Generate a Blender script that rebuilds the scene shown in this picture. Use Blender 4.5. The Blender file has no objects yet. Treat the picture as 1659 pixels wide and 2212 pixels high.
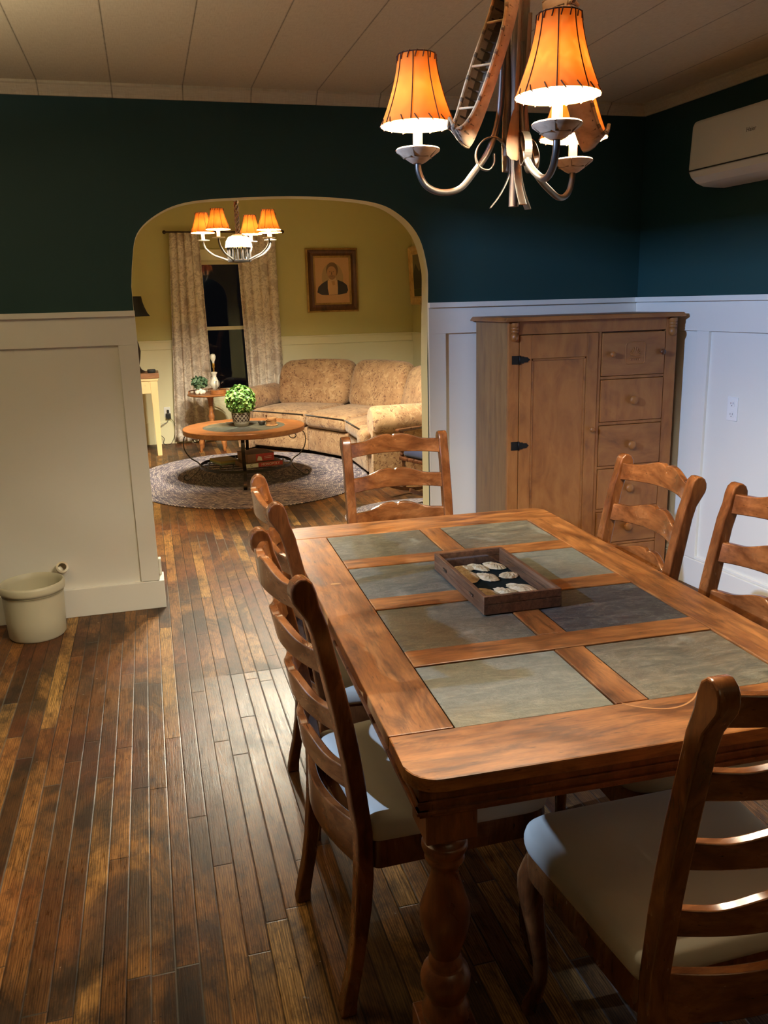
import bpy, bmesh, math, random
from math import sin, cos, pi, radians, sqrt, atan2
from mathutils import Vector, Matrix, noise as mnoise

random.seed(7)
S = bpy.context.scene
COL = S.collection

# ------------------------------------------------------------------ camera
F_PX, W_PX = 1816.9, 1659
YAW, PITCH, ROLL, CAM_Z = .2646, .2435, -.0261, 1.5128
def camera():
    cam = bpy.data.cameras.new('camera'); o = bpy.data.objects.new('camera', cam); COL.objects.link(o)
    f = Vector((sin(YAW)*cos(PITCH), cos(YAW)*cos(PITCH), -sin(PITCH)))
    r = Vector((cos(YAW), -sin(YAW), 0)); u = r.cross(f)
    r2 = cos(ROLL)*r + sin(ROLL)*u; u2 = -sin(ROLL)*r + cos(ROLL)*u
    m = Matrix((r2, u2, -f)).transposed().to_4x4(); m.translation = (0, 0, CAM_Z)
    o.matrix_world = m
    cam.sensor_fit = 'HORIZONTAL'; cam.sensor_width = 36; cam.lens = 36*F_PX/W_PX
    cam.clip_start = .05; cam.clip_end = 60
    S.camera = o
camera()

# ------------------------------------------------------------------ light
def srgb(r, g, b):
    f = lambda c: c/12.92 if c <= .04045 else ((c+.055)/1.055)**2.4
    return (f(r/255), f(g/255), f(b/255), 1)
w = bpy.data.worlds.new('night'); S.world = w; w.use_nodes = True
w.node_tree.nodes['Background'].inputs[0].default_value = (.004, .004, .005, 1)
w.node_tree.nodes['Background'].inputs[1].default_value = .5
S.view_settings.view_transform = 'Standard'; S.view_settings.look = 'None'
S.view_settings.gamma = 1; S.view_settings.use_curve_mapping = False
S.view_settings.exposure = 0.0
BULB_W = 74.0          # each dining chandelier bulb
LR_BULB_W = 170.0       # each living room chandelier bulb
WARM = (1.0, .90, .67)
WARM_LR = (1.0, .93, .72)
def area(name, loc, target, size, power, col, spread=180):
    l = bpy.data.lights.new(name, 'AREA'); l.energy = power; l.color = col; l.shape = 'RECTANGLE'
    l.size, l.size_y = size; l.spread = radians(spread)
    o = bpy.data.objects.new(name, l); COL.objects.link(o); o.location = loc
    o.rotation_euler = (Vector(target)-Vector(loc)).to_track_quat('-Z', 'Y').to_euler()
    return o
# cool kitchen light beyond an unseen left wall opening shaped to trim its beam
area('kitchen_light', (-2.30, 1.60, 2.42), (1.6, 2.6, 1.2), (.05, .05), 74, (.38, .58, 1.0), 110)
# two invented warm fill lights outside the view, aimed up to brighten the ceiling
area('fill_uplight', (-1.12, 2.35, 1.80), (-1.10, 2.36, 2.5), (.30, .30), 34, (1, .88, .66), 150)
area('fill_uplight', (1.2, -1.3, 1.80), (1.2, -1.28, 2.5), (.30, .30), 11, (1, .88, .66), 150)
def lit_bulb(parent, loc, power, rx=.019, stretch=1.4, col=WARM):
    """a glowing bulb: the mesh itself gives off the light"""
    mb = MB().sphere(loc, rx, 14, 10, (1, 1, stretch))
    area_ = 4*pi*rx*rx*(1+2*stretch)/3
    return mb.build('bulb', glow_mat('lit_bulb', col, power/(pi*area_)), parent)

# ------------------------------------------------------------------ node helper
class Mat:
    def __init__(s, name):
        s.m = bpy.data.materials.new(name); s.m.use_nodes = True
        s.t = s.m.node_tree; s.n = s.t.nodes; s.bsdf = s.n['Principled BSDF']; s.outn = s.n['Material Output']
        s._tc = None
    def put(s, sock, v):
        if isinstance(v, bpy.types.NodeSocket): s.t.links.new(v, sock)
        elif v is not None:
            if isinstance(v, tuple) and len(v) == 3 and sock.type == 'RGBA': v = v+(1,)
            sock.default_value = v
    def co(s, kind='Object'):
        if not s._tc: s._tc = s.n.new('ShaderNodeTexCoord')
        return s._tc.outputs[kind]
    def mth(s, op, a, b=None, c=None, clamp=False):
        n = s.n.new('ShaderNodeMath'); n.operation = op; n.use_clamp = clamp
        for i, v in enumerate((a, b, c)):
            if v is not None: s.put(n.inputs[i], v)
        return n.outputs[0]
    def sep(s, v):
        n = s.n.new('ShaderNodeSeparateXYZ'); s.put(n.inputs[0], v); return n.outputs
    def comb(s, x=0., y=0., z=0.):
        n = s.n.new('ShaderNodeCombineXYZ')
        for i, v in enumerate((x, y, z)): s.put(n.inputs[i], v)
        return n.outputs[0]
    def mapp(s, v, scale=(1, 1, 1), loc=(0, 0, 0), rot=(0, 0, 0)):
        n = s.n.new('ShaderNodeMapping'); s.put(n.inputs['Vector'], v)
        n.inputs['Scale'].default_value = scale; n.inputs['Location'].default_value = loc; n.inputs['Rotation'].default_value = rot
        return n.outputs[0]
    def vadd(s, a, b):
        n = s.n.new('ShaderNodeVectorMath'); n.operation = 'ADD'; s.put(n.inputs[0], a); s.put(n.inputs[1], b); return n.outputs[0]
    def noise(s, v, scale=5., detail=3., rough=.55, dist=0., out=0):
        n = s.n.new('ShaderNodeTexNoise'); s.put(n.inputs['Vector'], v)
        n.inputs['Scale'].default_value = scale; n.inputs['Detail'].default_value = detail
        n.inputs['Roughness'].default_value = rough; n.inputs['Distortion'].default_value = dist
        return n.outputs[out]
    def white(s, v):
        n = s.n.new('ShaderNodeTexWhiteNoise'); n.noise_dimensions = '3D'; s.put(n.inputs['Vector'], v); return n.outputs[0]
    def voro(s, v, scale=5., feature='F1', out='Distance', rnd=1.):
        n = s.n.new('ShaderNodeTexVoronoi'); n.feature = feature; s.put(n.inputs['Vector'], v); n.inputs['Scale'].default_value = scale
        n.inputs['Randomness'].default_value = rnd
        return n.outputs[out]
    def wave(s, v, scale=5., dist=0., detail=2., axis='X', kind='BANDS', dscale=1.):
        n = s.n.new('ShaderNodeTexWave'); n.wave_type = kind
        if kind == 'BANDS': n.bands_direction = axis
        else: n.rings_direction = axis
        s.put(n.inputs['Vector'], v); n.inputs['Scale'].default_value = scale
        n.inputs['Distortion'].default_value = dist; n.inputs['Detail'].default_value = detail; n.inputs['Detail Scale'].default_value = dscale
        return n.outputs['Fac']
    def ramp(s, f, stops, interp='LINEAR'):
        n = s.n.new('ShaderNodeValToRGB'); s.put(n.inputs[0], f); cr = n.color_ramp; cr.interpolation = interp
        while len(cr.elements) < len(stops): cr.elements.new(.5)
        for e, (p, c) in zip(cr.elements, stops):
            e.position = p
            e.color = (c, c, c, 1) if isinstance(c, (int, float)) else (tuple(c)+(1,))[:4]
        return n.outputs[0]
    def mix(s, f, a, b, mode='MIX'):
        n = s.n.new('ShaderNodeMix'); n.data_type = 'RGBA'; n.blend_type = mode
        s.put(n.inputs[0], f); s.put(n.inputs[6], a); s.put(n.inputs[7], b); return n.outputs[2]
    def bump(s, h, strength=.3, dist=.01):
        n = s.n.new('ShaderNodeBump'); s.put(n.inputs['Height'], h); n.inputs['Strength'].default_value = strength
        n.inputs['Distance'].default_value = dist; s.put(s.bsdf.inputs['Normal'], n.outputs[0])
    def fin(s, col=None, rough=.5, metal=0., spec=.5, coat=0., emit=None, estr=0., sheen=0.):
        b = s.bsdf.inputs
        s.put(b['Base Color'], col); s.put(b['Roughness'], rough); s.put(b['Metallic'], metal)
        s.put(b['Specular IOR Level'], spec); s.put(b['Coat Weight'], coat); b['Coat Roughness'].default_value = .12
        if sheen: b['Sheen Weight'].default_value = sheen
        if emit: s.put(b['Emission Color'], emit); s.put(b['Emission Strength'], estr)
        return s.m

def paint(name, col, rough=.55, var=.04, bump=.05, scale=90):
    m = Mat(name); v = m.co()
    n = m.noise(v, 3.5, 3); c = m.mix(m.mth('MULTIPLY', n, var*4), tuple(col), tuple(x*.75 for x in col[:3])+(1,))
    m.bump(m.noise(v, scale, 2), bump, .002)
    return m.fin(c, rough)
def plain(name, col, rough=.5, metal=0., spec=.5, coat=0.):
    return Mat(name).fin(tuple(col), rough, metal, spec, coat)

def wood(name, dark, mid, light, axis=1, stretch=14., scale=6., rough=.35, blotch=.5, coat=.0, streaks=.55, bump=.12, soft=0., scuff=0.):
    """distressed stained wood: grain along object axis, big smoky blotches"""
    m = Mat(name); v = m.co()
    sc = [stretch]*3; sc[axis] = 1.2
    g = m.noise(m.mapp(v, tuple(sc)), scale, 5, .62, .4)
    g2 = m.noise(m.mapp(v, tuple(x*3.2 if i != axis else 2.4 for i, x in enumerate(sc))), scale, 3, .6)
    b = m.noise(m.mapp(v, tuple(2.2 if i != axis else 1. for i in range(3))), 5.5, 4, .6, .8)
    f = m.mth('ADD', m.mth('MULTIPLY', g, 1-blotch), m.mth('MULTIPLY', b, blotch))
    c = m.ramp(f, [(.30-soft, dark), (.46-soft*.3, mid), (.60+soft*.6, light), (.75+soft, mid)])
    streak = m.ramp(g2, [(.30, .35), (.46, 1.)])
    c = m.mix(m.mth('MULTIPLY', m.mth('SUBTRACT', 1., streak), streaks), c, dark)
    if scuff:
        s2 = [5.]*3; s2[axis] = 1.3
        sf = m.noise(m.mapp(v, tuple(s2), (3., 1., 2.)), 4., 6, .7, .6)
        c = m.mix(m.mth('MULTIPLY', m.ramp(sf, [(.50, 0.), (.66, 1.)]), scuff), c, dark)
        c = m.mix(m.mth('MULTIPLY', m.ramp(sf, [(.34, 1.), (.44, 0.)]), scuff*.5), c, tuple(min(1, x*1.35) for x in light[:3])+(1,))
        s3 = [70.]*3; s3[axis] = 9.
        nk = m.noise(m.mapp(v, tuple(s3)), 2., 3, .6); c = m.mix(m.mth('MULTIPLY', m.ramp(nk, [(.27, 1.), (.33, 0.)]), .8), c, dark)
    m.bump(m.mth('ADD', g, m.mth('MULTIPLY', streak, .4)), bump, .002)
    r = m.ramp(b, [(.3, rough-.07), (.7, rough+.1)])
    return m.fin(c, r, coat=coat)

M = {}
M['teal'] = paint('teal_paint', srgb(22, 62, 62), .62, .05)
M['white'] = paint('white_paint', srgb(236, 232, 222), .45, .03)
M['whitejamb'] = paint('cream_jamb_paint', srgb(212, 204, 168), .5, .03)
M['olive'] = paint('olive_green_paint', srgb(204, 194, 132), .6, .05)
M['cream'] = paint('cream_wainscot_paint', srgb(238, 230, 192), .5, .03)
M['lrceil'] = paint('living_ceiling_paint', srgb(220, 210, 185), .7, .04)
def ceiling_mat():
    m = Mat('ceiling_tile'); v = m.co(); x, y, z = m.sep(v)
    fx = m.mth('FRACT', m.mth('DIVIDE', m.mth('ADD', x, 40*.313+.053), .313))
    d = m.mth('MULTIPLY', m.mth('MINIMUM', fx, m.mth('SUBTRACT', 1., fx)), .313)
    seam = m.ramp(m.mth('ADD', d, m.mth('MULTIPLY', m.noise(v, 30, 3), .0022)), [(0.0022, 0.), (.0042, 1.)])
    lin = m.noise(m.mapp(v, (6, 90, 1)), 4, 3, .6); lin2 = m.noise(m.mapp(v, (120, 12, 1)), 2, 2)
    t = m.mth('ADD', m.mth('MULTIPLY', lin, .6), m.mth('MULTIPLY', lin2, .4))
    c = m.ramp(t, [(.3, srgb(206, 188, 156)), (.55, srgb(226, 210, 180)), (.75, srgb(234, 220, 192))])
    c = m.mix(m.mth('MULTIPLY', m.noise(v, 1.1, 3), .35), c, srgb(204, 188, 146))
    c = m.mix(m.mth('SUBTRACT', 1., seam), c, srgb(84, 66, 46))
    m.bump(m.mth('ADD', m.mth('MULTIPLY', t, .3), seam), .35, .003)
    return m.fin(c, .75, spec=.25)
M['ceiling'] = ceiling_mat()
def floor_mat():
    m = Mat('old_plank_floor'); v = m.co(); x, y, z = m.sep(v)
    w_ = .056
    u = m.mth('DIVIDE', m.mth('ADD', x, 20.), w_); row = m.mth('FLOOR', u); fu = m.mth('FRACT', u)
    off = m.white(m.comb(row, 3.1, 0.)); ln = m.mth('ADD', .62, m.mth('MULTIPLY', m.white(m.comb(row, 9.7, 2.)), .7))
    q = m.mth('DIVIDE', m.mth('ADD', m.mth('ADD', y, 30.), m.mth('MULTIPLY', off, 7.)), ln)
    cl = m.mth('FLOOR', q); fq = m.mth('FRACT', q)
    idv = m.comb(row, cl, 0.); r1 = m.white(idv); r2 = m.white(m.comb(row, cl, 5.3))
    du = m.mth('MULTIPLY', m.mth('MINIMUM', fu, m.mth('SUBTRACT', 1., fu)), w_)
    dq = m.mth('MULTIPLY', m.mth('MINIMUM', fq, m.mth('SUBTRACT', 1., fq)), ln)
    dd = m.mth('MINIMUM', du, dq)
    wob = m.mth('MULTIPLY', m.noise(v, 22, 3), .0012)
    jd = m.mth('ABSOLUTE', m.mth('SUBTRACT', m.mth('SUBTRACT', y, 3.361), m.mth('MULTIPLY', x, 0.)))
    jd = m.mth('ADD', jd, m.mth('MULTIPLY', m.mth('GREATER_THAN', m.mth('ABSOLUTE', m.mth('SUBTRACT', x, .36)), .16), 1.))
    dd = m.mth('MINIMUM', dd, m.mth('MULTIPLY', jd, .6))
    seam = m.ramp(m.mth('ADD', dd, wob), [(.0009, 0.), (.0024, 1.)])
    sh = m.vadd(v, m.comb(m.mth('MULTIPLY', r1, 9.), m.mth('MULTIPLY', r2, 13.), 0.))
    grain = m.noise(m.mapp(sh, (46, 2.6, 1)), 3.2, 5, .65, .9)
    rings = m.wave(m.mapp(sh, (16, 1.1, 1)), 3.2, 7., 3, 'X', dscale=1.3)
    fine = m.noise(m.mapp(sh, (160, 5, 1)), 3, 3, .6)
    base = m.ramp(r1, [(0., srgb(102, 70, 40)), (.3, srgb(140, 97, 54)), (.6, srgb(172, 120, 66)), (.85, srgb(196, 142, 78)), (1., srgb(214, 166, 96))])
    c = m.mix(m.mth('MULTIPLY', m.ramp(grain, [(.35, 1.), (.6, 0.)]), .62), base, srgb(50, 28, 18))
    c = m.mix(m.mth('MULTIPLY', m.ramp(rings, [(.2, 1.), (.55, 0.)]), .48), c, srgb(54, 32, 18))
    c = m.mix(m.mth('MULTIPLY', m.ramp(fine, [(.36, 1.), (.5, 0.)]), .45), c, srgb(44, 26, 18))
    # worn dark patches
    big = m.noise(m.mapp(v, (1.5, .9, 1)), 2.3, 6, .68, .6)
    pat = m.ramp(m.mth('ADD', big, m.mth('ADD', m.mth('MULTIPLY', m.mth('SUBTRACT', r2, .5), .18), m.mth('MULTIPLY', m.mth('SUBTRACT', grain, .5), .30))), [(.46, 0.), (.60, 1.)])
    c = m.mix(m.mth('MULTIPLY', pat, .82), c, srgb(40, 34, 30))
    red = m.ramp(m.noise(v, 1.3, 3), [(.45, 0.), (.65, 1.)])
    c = m.mix(m.mth('MULTIPLY', red, .30), c, srgb(138, 66, 36))
    dirt = m.ramp(m.noise(m.mapp(v, (9, 4, 1)), 3., 6, .72, .3), [(.50, 0.), (.62, 1.)])
    c = m.mix(m.mth('MULTIPLY', dirt, .50), c, srgb(46, 34, 24))
    # pits and lime specks
    pit = m.ramp(m.noise(v, 95, 2, .5), [(.25, 1.), (.31, 0.)])
    c = m.mix(m.mth('MULTIPLY', pit, .7), c, srgb(24, 16, 12))
    sp = m.ramp(m.noise(m.vadd(v, m.comb(3.7, 9.1, 0.)), 42, 2, .5), [(.755, 0.), (.79, 1.)])
    c = m.mix(m.mth('MULTIPLY', sp, .6), c, srgb(190, 182, 175))
    # seams: dark dirt and, here and there, pale filler dust
    dust = m.ramp(m.noise(m.mapp(v, (1, .5, 1)), 2.1, 3), [(.47, 0.), (.6, 1.)])
    sc = m.mix(m.mth('MULTIPLY', dust, .55), srgb(22, 14, 10), srgb(140, 138, 132))
    c = m.mix(m.mth('SUBTRACT', 1., seam), c, sc)
    rg = m.ramp(m.mth('ADD', m.mth('MULTIPLY', grain, .5), m.mth('MULTIPLY', big, .5)), [(.3, .22), (.7, .42)])
    rg = m.mth('ADD', rg, m.mth('MULTIPLY', m.mth('GREATER_THAN', y, 3.361), .13))
    m.bump(m.mth('ADD', m.mth('MULTIPLY', seam, 1.), m.mth('ADD', m.mth('MULTIPLY', grain, .5), m.mth('MULTIPLY', fine, .25))), .35, .0025)
    return m.fin(c, rg, spec=.17)
M['floor'] = floor_mat()
DK, MD, LT = srgb(44, 22, 12), srgb(104, 56, 28), srgb(150, 88, 46)
M['chair'] = wood('chair_wood', srgb(44, 22, 11), srgb(94, 51, 24), srgb(142, 86, 43), 2, 5., 5., .22, .78, .25, soft=.12, scuff=.35)
M['slat'] = wood('chair_slat_wood', srgb(44, 22, 11), srgb(98, 54, 25), srgb(150, 92, 46), 1, 4., 5., .22, .75, .25, soft=.14, scuff=.35)
M['tableX'] = wood('table_wood_crosswise', srgb(60, 32, 15), srgb(133, 80, 36), srgb(173, 111, 53), 0, 11., 5., .40, .55, streaks=.6, soft=.03, scuff=.62)
M['tableY'] = wood('table_wood_lengthwise', srgb(60, 32, 15), srgb(133, 80, 36), srgb(173, 111, 53), 1, 11., 5., .40, .55, streaks=.6, soft=.03, scuff=.62)
M['tableleg'] = wood('table_leg_wood', srgb(50, 24, 13), srgb(104, 56, 28), srgb(140, 82, 42), 2, 7., 5., .32, .6, .1, soft=.06, scuff=.3)
M['pine'] = wood('honey_pine', srgb(112, 66, 30), srgb(148, 92, 44), srgb(162, 106, 54), 2, 6., 2., .42, .6, streaks=.15, bump=.03)
M['pineD'] = wood('honey_pine_crosswise', srgb(108, 64, 30), srgb(144, 90, 44), srgb(158, 104, 54), 0, 6., 2., .42, .6, streaks=.15, bump=.03)
M['pineS'] = wood('weathered_pine_side', srgb(104, 72, 42), srgb(134, 96, 56), srgb(148, 112, 68), 2, 8., 3., .5, .5, streaks=.2, bump=.04)
M['casewood'] = wood('walnut_case', srgb(48, 28, 16), srgb(94, 60, 36), srgb(120, 82, 52), 1, 16., 6., .5, .35)
M['lroak'] = wood('living_room_oak', srgb(104, 58, 30), srgb(148, 90, 48), srgb(170, 110, 60), 0, 8., 4., .35, .5)
M['turned'] = wood('dark_turned_wood', srgb(40, 22, 14), srgb(84, 48, 28), srgb(110, 66, 40), 2, 8., 5., .3, .6)
def slate_mat(name, a, b, c_, rust, seedv):
    m = Mat(name); v = m.vadd(m.co(), m.comb(seedv*3.7, seedv*1.9, 0.))
    n = m.noise(m.mapp(v, (3, 9, 3)), 3.2, 7, .66, 1.4); n2 = m.noise(v, 9, 5, .6)
    c = m.ramp(n, [(.3, a), (.5, b), (.68, c_)])
    c = m.mix(m.mth('MULTIPLY', m.ramp(m.noise(v, 3.0, 4, .6), [(.5, 0.), (.68, 1.)]), .55), c, rust)
    c = m.mix(m.mth('MULTIPLY', m.ramp(n2, [(.6, 0.), (.72, 1.)]), .4), c, srgb(160, 160, 140))
    vn = m.mth('ABSOLUTE', m.mth('SUBTRACT', m.noise(m.mapp(v, (2.5, 6, 2)), 3., 6, .7, 1.8), .5))
    c = m.mix(m.mth('MULTIPLY', m.ramp(vn, [(.0, 1.), (.018, 0.)]), .35), c, srgb(150, 146, 124))
    fine = m.noise(v, 60, 4, .7); c = m.mix(m.mth('MULTIPLY', m.ramp(fine, [(.36, 1.), (.5, 0.)]), .35), c, a)
    m.bump(m.mth('ADD', n, m.mth('ADD', m.mth('MULTIPLY', n2, .5), m.mth('MULTIPLY', fine, .35))), .75, .004)
    return m.fin(c, m.ramp(n2, [(.3, .42), (.7, .6)]))
SL = [slate_mat('slate_olive', srgb(66, 63, 52), srgb(84, 80, 66), srgb(104, 99, 80), srgb(98, 80, 54), 1),
      slate_mat('slate_blue_grey', srgb(60, 62, 56), srgb(77, 79, 70), srgb(100, 101, 88), srgb(108, 100, 76), 2),
      slate_mat('slate_brown_green', srgb(72, 66, 52), srgb(95, 87, 68), srgb(124, 114, 90), srgb(112, 88, 58), 3),
      slate_mat('slate_charcoal', srgb(46, 45, 42), srgb(61, 59, 55), srgb(80, 78, 72), srgb(76, 68, 58), 4),
      slate_mat('slate_pale', srgb(88, 88, 76), srgb(107, 106, 91), srgb(124, 122, 104), srgb(126, 108, 74), 5)]
def fabric(name, col, weave=500, rough=.9):
    m = Mat(name); v = m.co(); n = m.noise(v, weave, 2); b = m.noise(v, 4, 3)
    c = m.mix(m.mth('MULTIPLY', b, .35), col, tuple(x*.82 for x in col[:3])+(1,)); m.bump(n, .15, .001)
    return m.fin(c, rough, spec=.2, sheen=.15)
M['uph'] = fabric('cream_seat_fabric', srgb(206, 196, 174))
def sofa_mat():
    m = Mat('tan_brocade'); v = m.co()
    b = m.noise(v, 5, 4, .6); c = m.ramp(b, [(.3, srgb(146, 110, 78)), (.55, srgb(172, 136, 100)), (.8, srgb(188, 154, 114))])
    dv = m.vadd(v, m.mapp(m.noise(v, 16, 3, out=1), (.06, .06, .06)))
    sp = m.noise(m.mapp(dv, (1, 1, .8)), 19, 3, .7, 3.)
    pat = m.ramp(sp, [(.53, 0.), (.58, 1.)])
    gate = m.ramp(m.noise(m.vadd(v, m.comb(5., 2., 1.)), 11, 2), [(.43, 0.), (.50, 1.)])
    c = m.mix(m.mth('MULTIPLY', m.mth('MULTIPLY', pat, gate), .8), c, srgb(92, 58, 46))
    pale = m.ramp(m.noise(dv, 12, 3, .6, 2.), [(.56, 0.), (.64, 1.)])
    c = m.mix(m.mth('MULTIPLY', pale, .25), c, srgb(226, 196, 152))
    m.bump(m.noise(v, 160, 2), .2, .002)
    return m.fin(c, .85, spec=.2, sheen=.2)
M['sofa'] = sofa_mat()
M['sofadark'] = fabric('sofa_welt_and_shadow', srgb(40, 30, 22))  # welt fabric; also gives the strip under the sofa its painted shade
def curtain_mat():
    m = Mat('taupe_floral_curtain'); v = m.co(); x, y, z = m.sep(v)
    p = m.comb(x, 0., z); dv = m.vadd(p, m.mapp(m.noise(p, 9, 3, out=1), (.09, 0, .09), (-.045, 0, -.045)))
    f = m.voro(dv, 6.5, 'F1')
    fl = m.ramp(f, [(.0, .2), (.10, .9), (.22, .55), (.30, 1.), (.36, .15), (.46, .0)])
    sw = m.ramp(m.noise(dv, 15, 2, .5, 2.6), [(.50, 0.), (.55, .9), (.62, .9), (.66, .25)])
    k = m.mth('MAXIMUM', fl, m.mth('MULTIPLY', sw, .9))
    c = m.mix(m.mth('MULTIPLY', k, .62), srgb(238, 226, 212), srgb(164, 144, 132))
    m.bump(m.noise(v, 260, 2), .1, .001)
    return m.fin(c, .85, spec=.2)
M['curtain'] = curtain_mat()
def rug_mat(ax, ay):
    m = Mat('braided_rug'); v = m.co(); x, y, z = m.sep(v)
    ex = m.mth('DIVIDE', x, ax); ey = m.mth('DIVIDE', y, ay)
    r = m.mth('SQRT', m.mth('ADD', m.mth('MULTIPLY', ex, ex), m.mth('MULTIPLY', ey, ey)))
    th = m.mth('ARCTAN2', ey, ex)
    k = m.mth('MULTIPLY', r, 1.25/.021); ring = m.mth('FLOOR', k); fr = m.mth('FRACT', k)
    per = m.mth('MULTIPLY', m.mth('MULTIPLY', th, r), 34.)
    zig = m.mth('ADD', per, m.mth('MULTIPLY', m.mth('ABSOLUTE', m.mth('SUBTRACT', fr, .5)), 1.6))
    tw = m.mth('FRACT', m.mth('ADD', zig, m.mth('MULTIPLY', ring, .5)))
    rr = m.white(m.comb(m.mth('FLOOR', m.mth('DIVIDE', ring, 3.)), 1., 1.)); rc = m.white(m.comb(ring, m.mth('FLOOR', zig), 2.))
    a = m.ramp(rr, [(0., srgb(92, 88, 106)), (.4, srgb(126, 118, 134)), (.7, srgb(106, 100, 116)), (1., srgb(146, 136, 146))])
    c = m.mix(m.ramp(tw, [(.42, 0.), (.52, 1.)]), a, m.ramp(rc, [(0., srgb(88, 86, 106)), (.35, srgb(160, 148, 150)), (.65, srgb(230, 214, 202)), (1., srgb(120, 114, 130))]))
    edge = m.ramp(m.mth('ABSOLUTE', m.mth('SUBTRACT', fr, .5)), [(.36, 0.), (.5, 1.)])
    c = m.mix(m.mth('MULTIPLY', edge, .6), c, srgb(44, 40, 48))
    m.bump(m.mth('SUBTRACT', m.mth('MULTIPLY', tw, .4), edge), .6, .006)
    return m.fin(c, .92, spec=.15)
M['iron'] = plain('black_iron', srgb(46, 40, 34), .42, .6)
M['steel'] = plain('pewter_metal', srgb(88, 82, 76), .42, .8)
M['bronze'] = plain('dark_bronze', srgb(70, 56, 46), .38, .7)
M['blackhinge'] = plain('black_hinge', srgb(24, 22, 22), .5, .4)
M['plastic'] = plain('white_plastic', srgb(240, 238, 234), .35)
M['plasticD'] = plain('dark_slot', srgb(40, 38, 38), .5)
M['black'] = plain('black_fabric', srgb(22, 20, 20), .8)
M['blackpl'] = plain('black_plastic', srgb(26, 26, 28), .45)
M['milk'] = plain('milk_glass', srgb(236, 230, 214), .2, coat=.4)
M['brass'] = plain('brass', srgb(190, 150, 70), .3, .9)
M['candle'] = plain('candle_sleeve', srgb(238, 226, 200), .5)
M['bark'] = wood('birch_bark', srgb(128, 104, 84), srgb(178, 150, 124), srgb(196, 170, 144), 0, 3., 9., .7, .6, bump=.05)
M['rail'] = wood('peeled_rail', srgb(120, 88, 58), srgb(206, 170, 124), srgb(222, 190, 146), 0, 1.2, 16., .6, .7)
M['lash'] = plain('root_lashing', srgb(120, 98, 74), .8)
M['canin'] = wood('dark_canoe_inside', srgb(64, 52, 40), srgb(92, 76, 58), srgb(110, 92, 72), 1, 1., 20., .8, .5)
M['pole'] = wood('weathered_pole', srgb(46, 38, 32), srgb(84, 68, 54), srgb(116, 96, 76), 2, 8., 5., .7, .6)
M['paddle'] = wood('pale_paddle', srgb(64, 44, 30), srgb(96, 68, 46), srgb(112, 82, 56), 2, 8., 5., .7, .5)
M['crock'] = paint('stoneware_glaze', srgb(206, 198, 170), .42, .08)
M['thread'] = plain('leather_lacing', srgb(72, 38, 18), .8)
M['felt'] = plain('black_felt', srgb(22, 24, 20), .95, spec=.1)
M['leaf'] = None
def leaf_mat(name, a, b, c_):
    m = Mat(name); i = m.n.new('ShaderNodeNewGeometry').outputs['Random Per Island']
    c = m.ramp(i, [(0., a), (.5, b), (1., c_)])
    return m.fin(c, .45)
M['leaf'] = leaf_mat('boxwood_leaf', srgb(58, 96, 40), srgb(104, 146, 68), srgb(156, 186, 104))
M['leaf2'] = leaf_mat('ivy_leaf', srgb(52, 80, 56), srgb(84, 116, 84), srgb(116, 142, 110))
def stone_mat():
    m = Mat('flint_stone'); v = m.co()
    c = m.ramp(m.noise(v, 45, 5, .65), [(.3, srgb(156, 126, 84)), (.5, srgb(208, 182, 134)), (.7, srgb(228, 208, 168))])
    pit = m.ramp(m.noise(v, 160, 2), [(.28, 1.), (.36, 0.)]); c = m.mix(m.mth('MULTIPLY', pit, .6), c, srgb(110, 92, 70))
    m.bump(m.noise(v, 60, 4), .6, .003)
    return m.fin(c, .6)
M['stone'] = stone_mat()
def shade_mat(name, glow):
    """oiled-hide lamp shade: really translucent, lit by its own bulb"""
    m = Mat(name); v = m.co()
    n = m.noise(v, 55, 4, .65, .8)
    c = m.ramp(n, [(.30, (.80, .115, .008)), (.52, (.95, .165, .014)), (.75, (1., .27, .04))])
    tr = m.n.new('ShaderNodeBsdfTranslucent'); m.put(tr.inputs[0], c)
    df = m.n.new('ShaderNodeBsdfDiffuse'); m.put(df.inputs[0], srgb(206, 128, 58))
    mx = m.n.new('ShaderNodeMixShader'); mx.inputs[0].default_value = glow
    m.t.links.new(df.outputs[0], mx.inputs[1]); m.t.links.new(tr.outputs[0], mx.inputs[2])
    m.t.links.new(mx.outputs[0], m.outn.inputs[0])
    return m.m
M['shade'] = shade_mat('orange_hide_shade', .0046)
M['shade2'] = shade_mat('orange_hide_shade_small', .0026)
def parch_mat():
    m = Mat('parchment_dome'); v = m.co()
    tr = m.n.new('ShaderNodeBsdfTranslucent'); m.put(tr.inputs[0], srgb(250, 236, 205))
    df = m.n.new('ShaderNodeBsdfDiffuse'); m.put(df.inputs[0], m.mix(m.noise(v, 20, 3), srgb(244, 234, 210), srgb(226, 208, 176)))
    mx = m.n.new('ShaderNodeMixShader'); mx.inputs[0].default_value = .45
    m.t.links.new(df.outputs[0], mx.inputs[1]); m.t.links.new(tr.outputs[0], mx.inputs[2]); m.t.links.new(mx.outputs[0], m.outn.inputs[0])
    return m.m
M['parch'] = parch_mat()
def glow_mat(name, col, s):
    return Mat(name).fin((.9, .85, .7), .4, emit=tuple(col)+(1,), estr=s)
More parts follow.
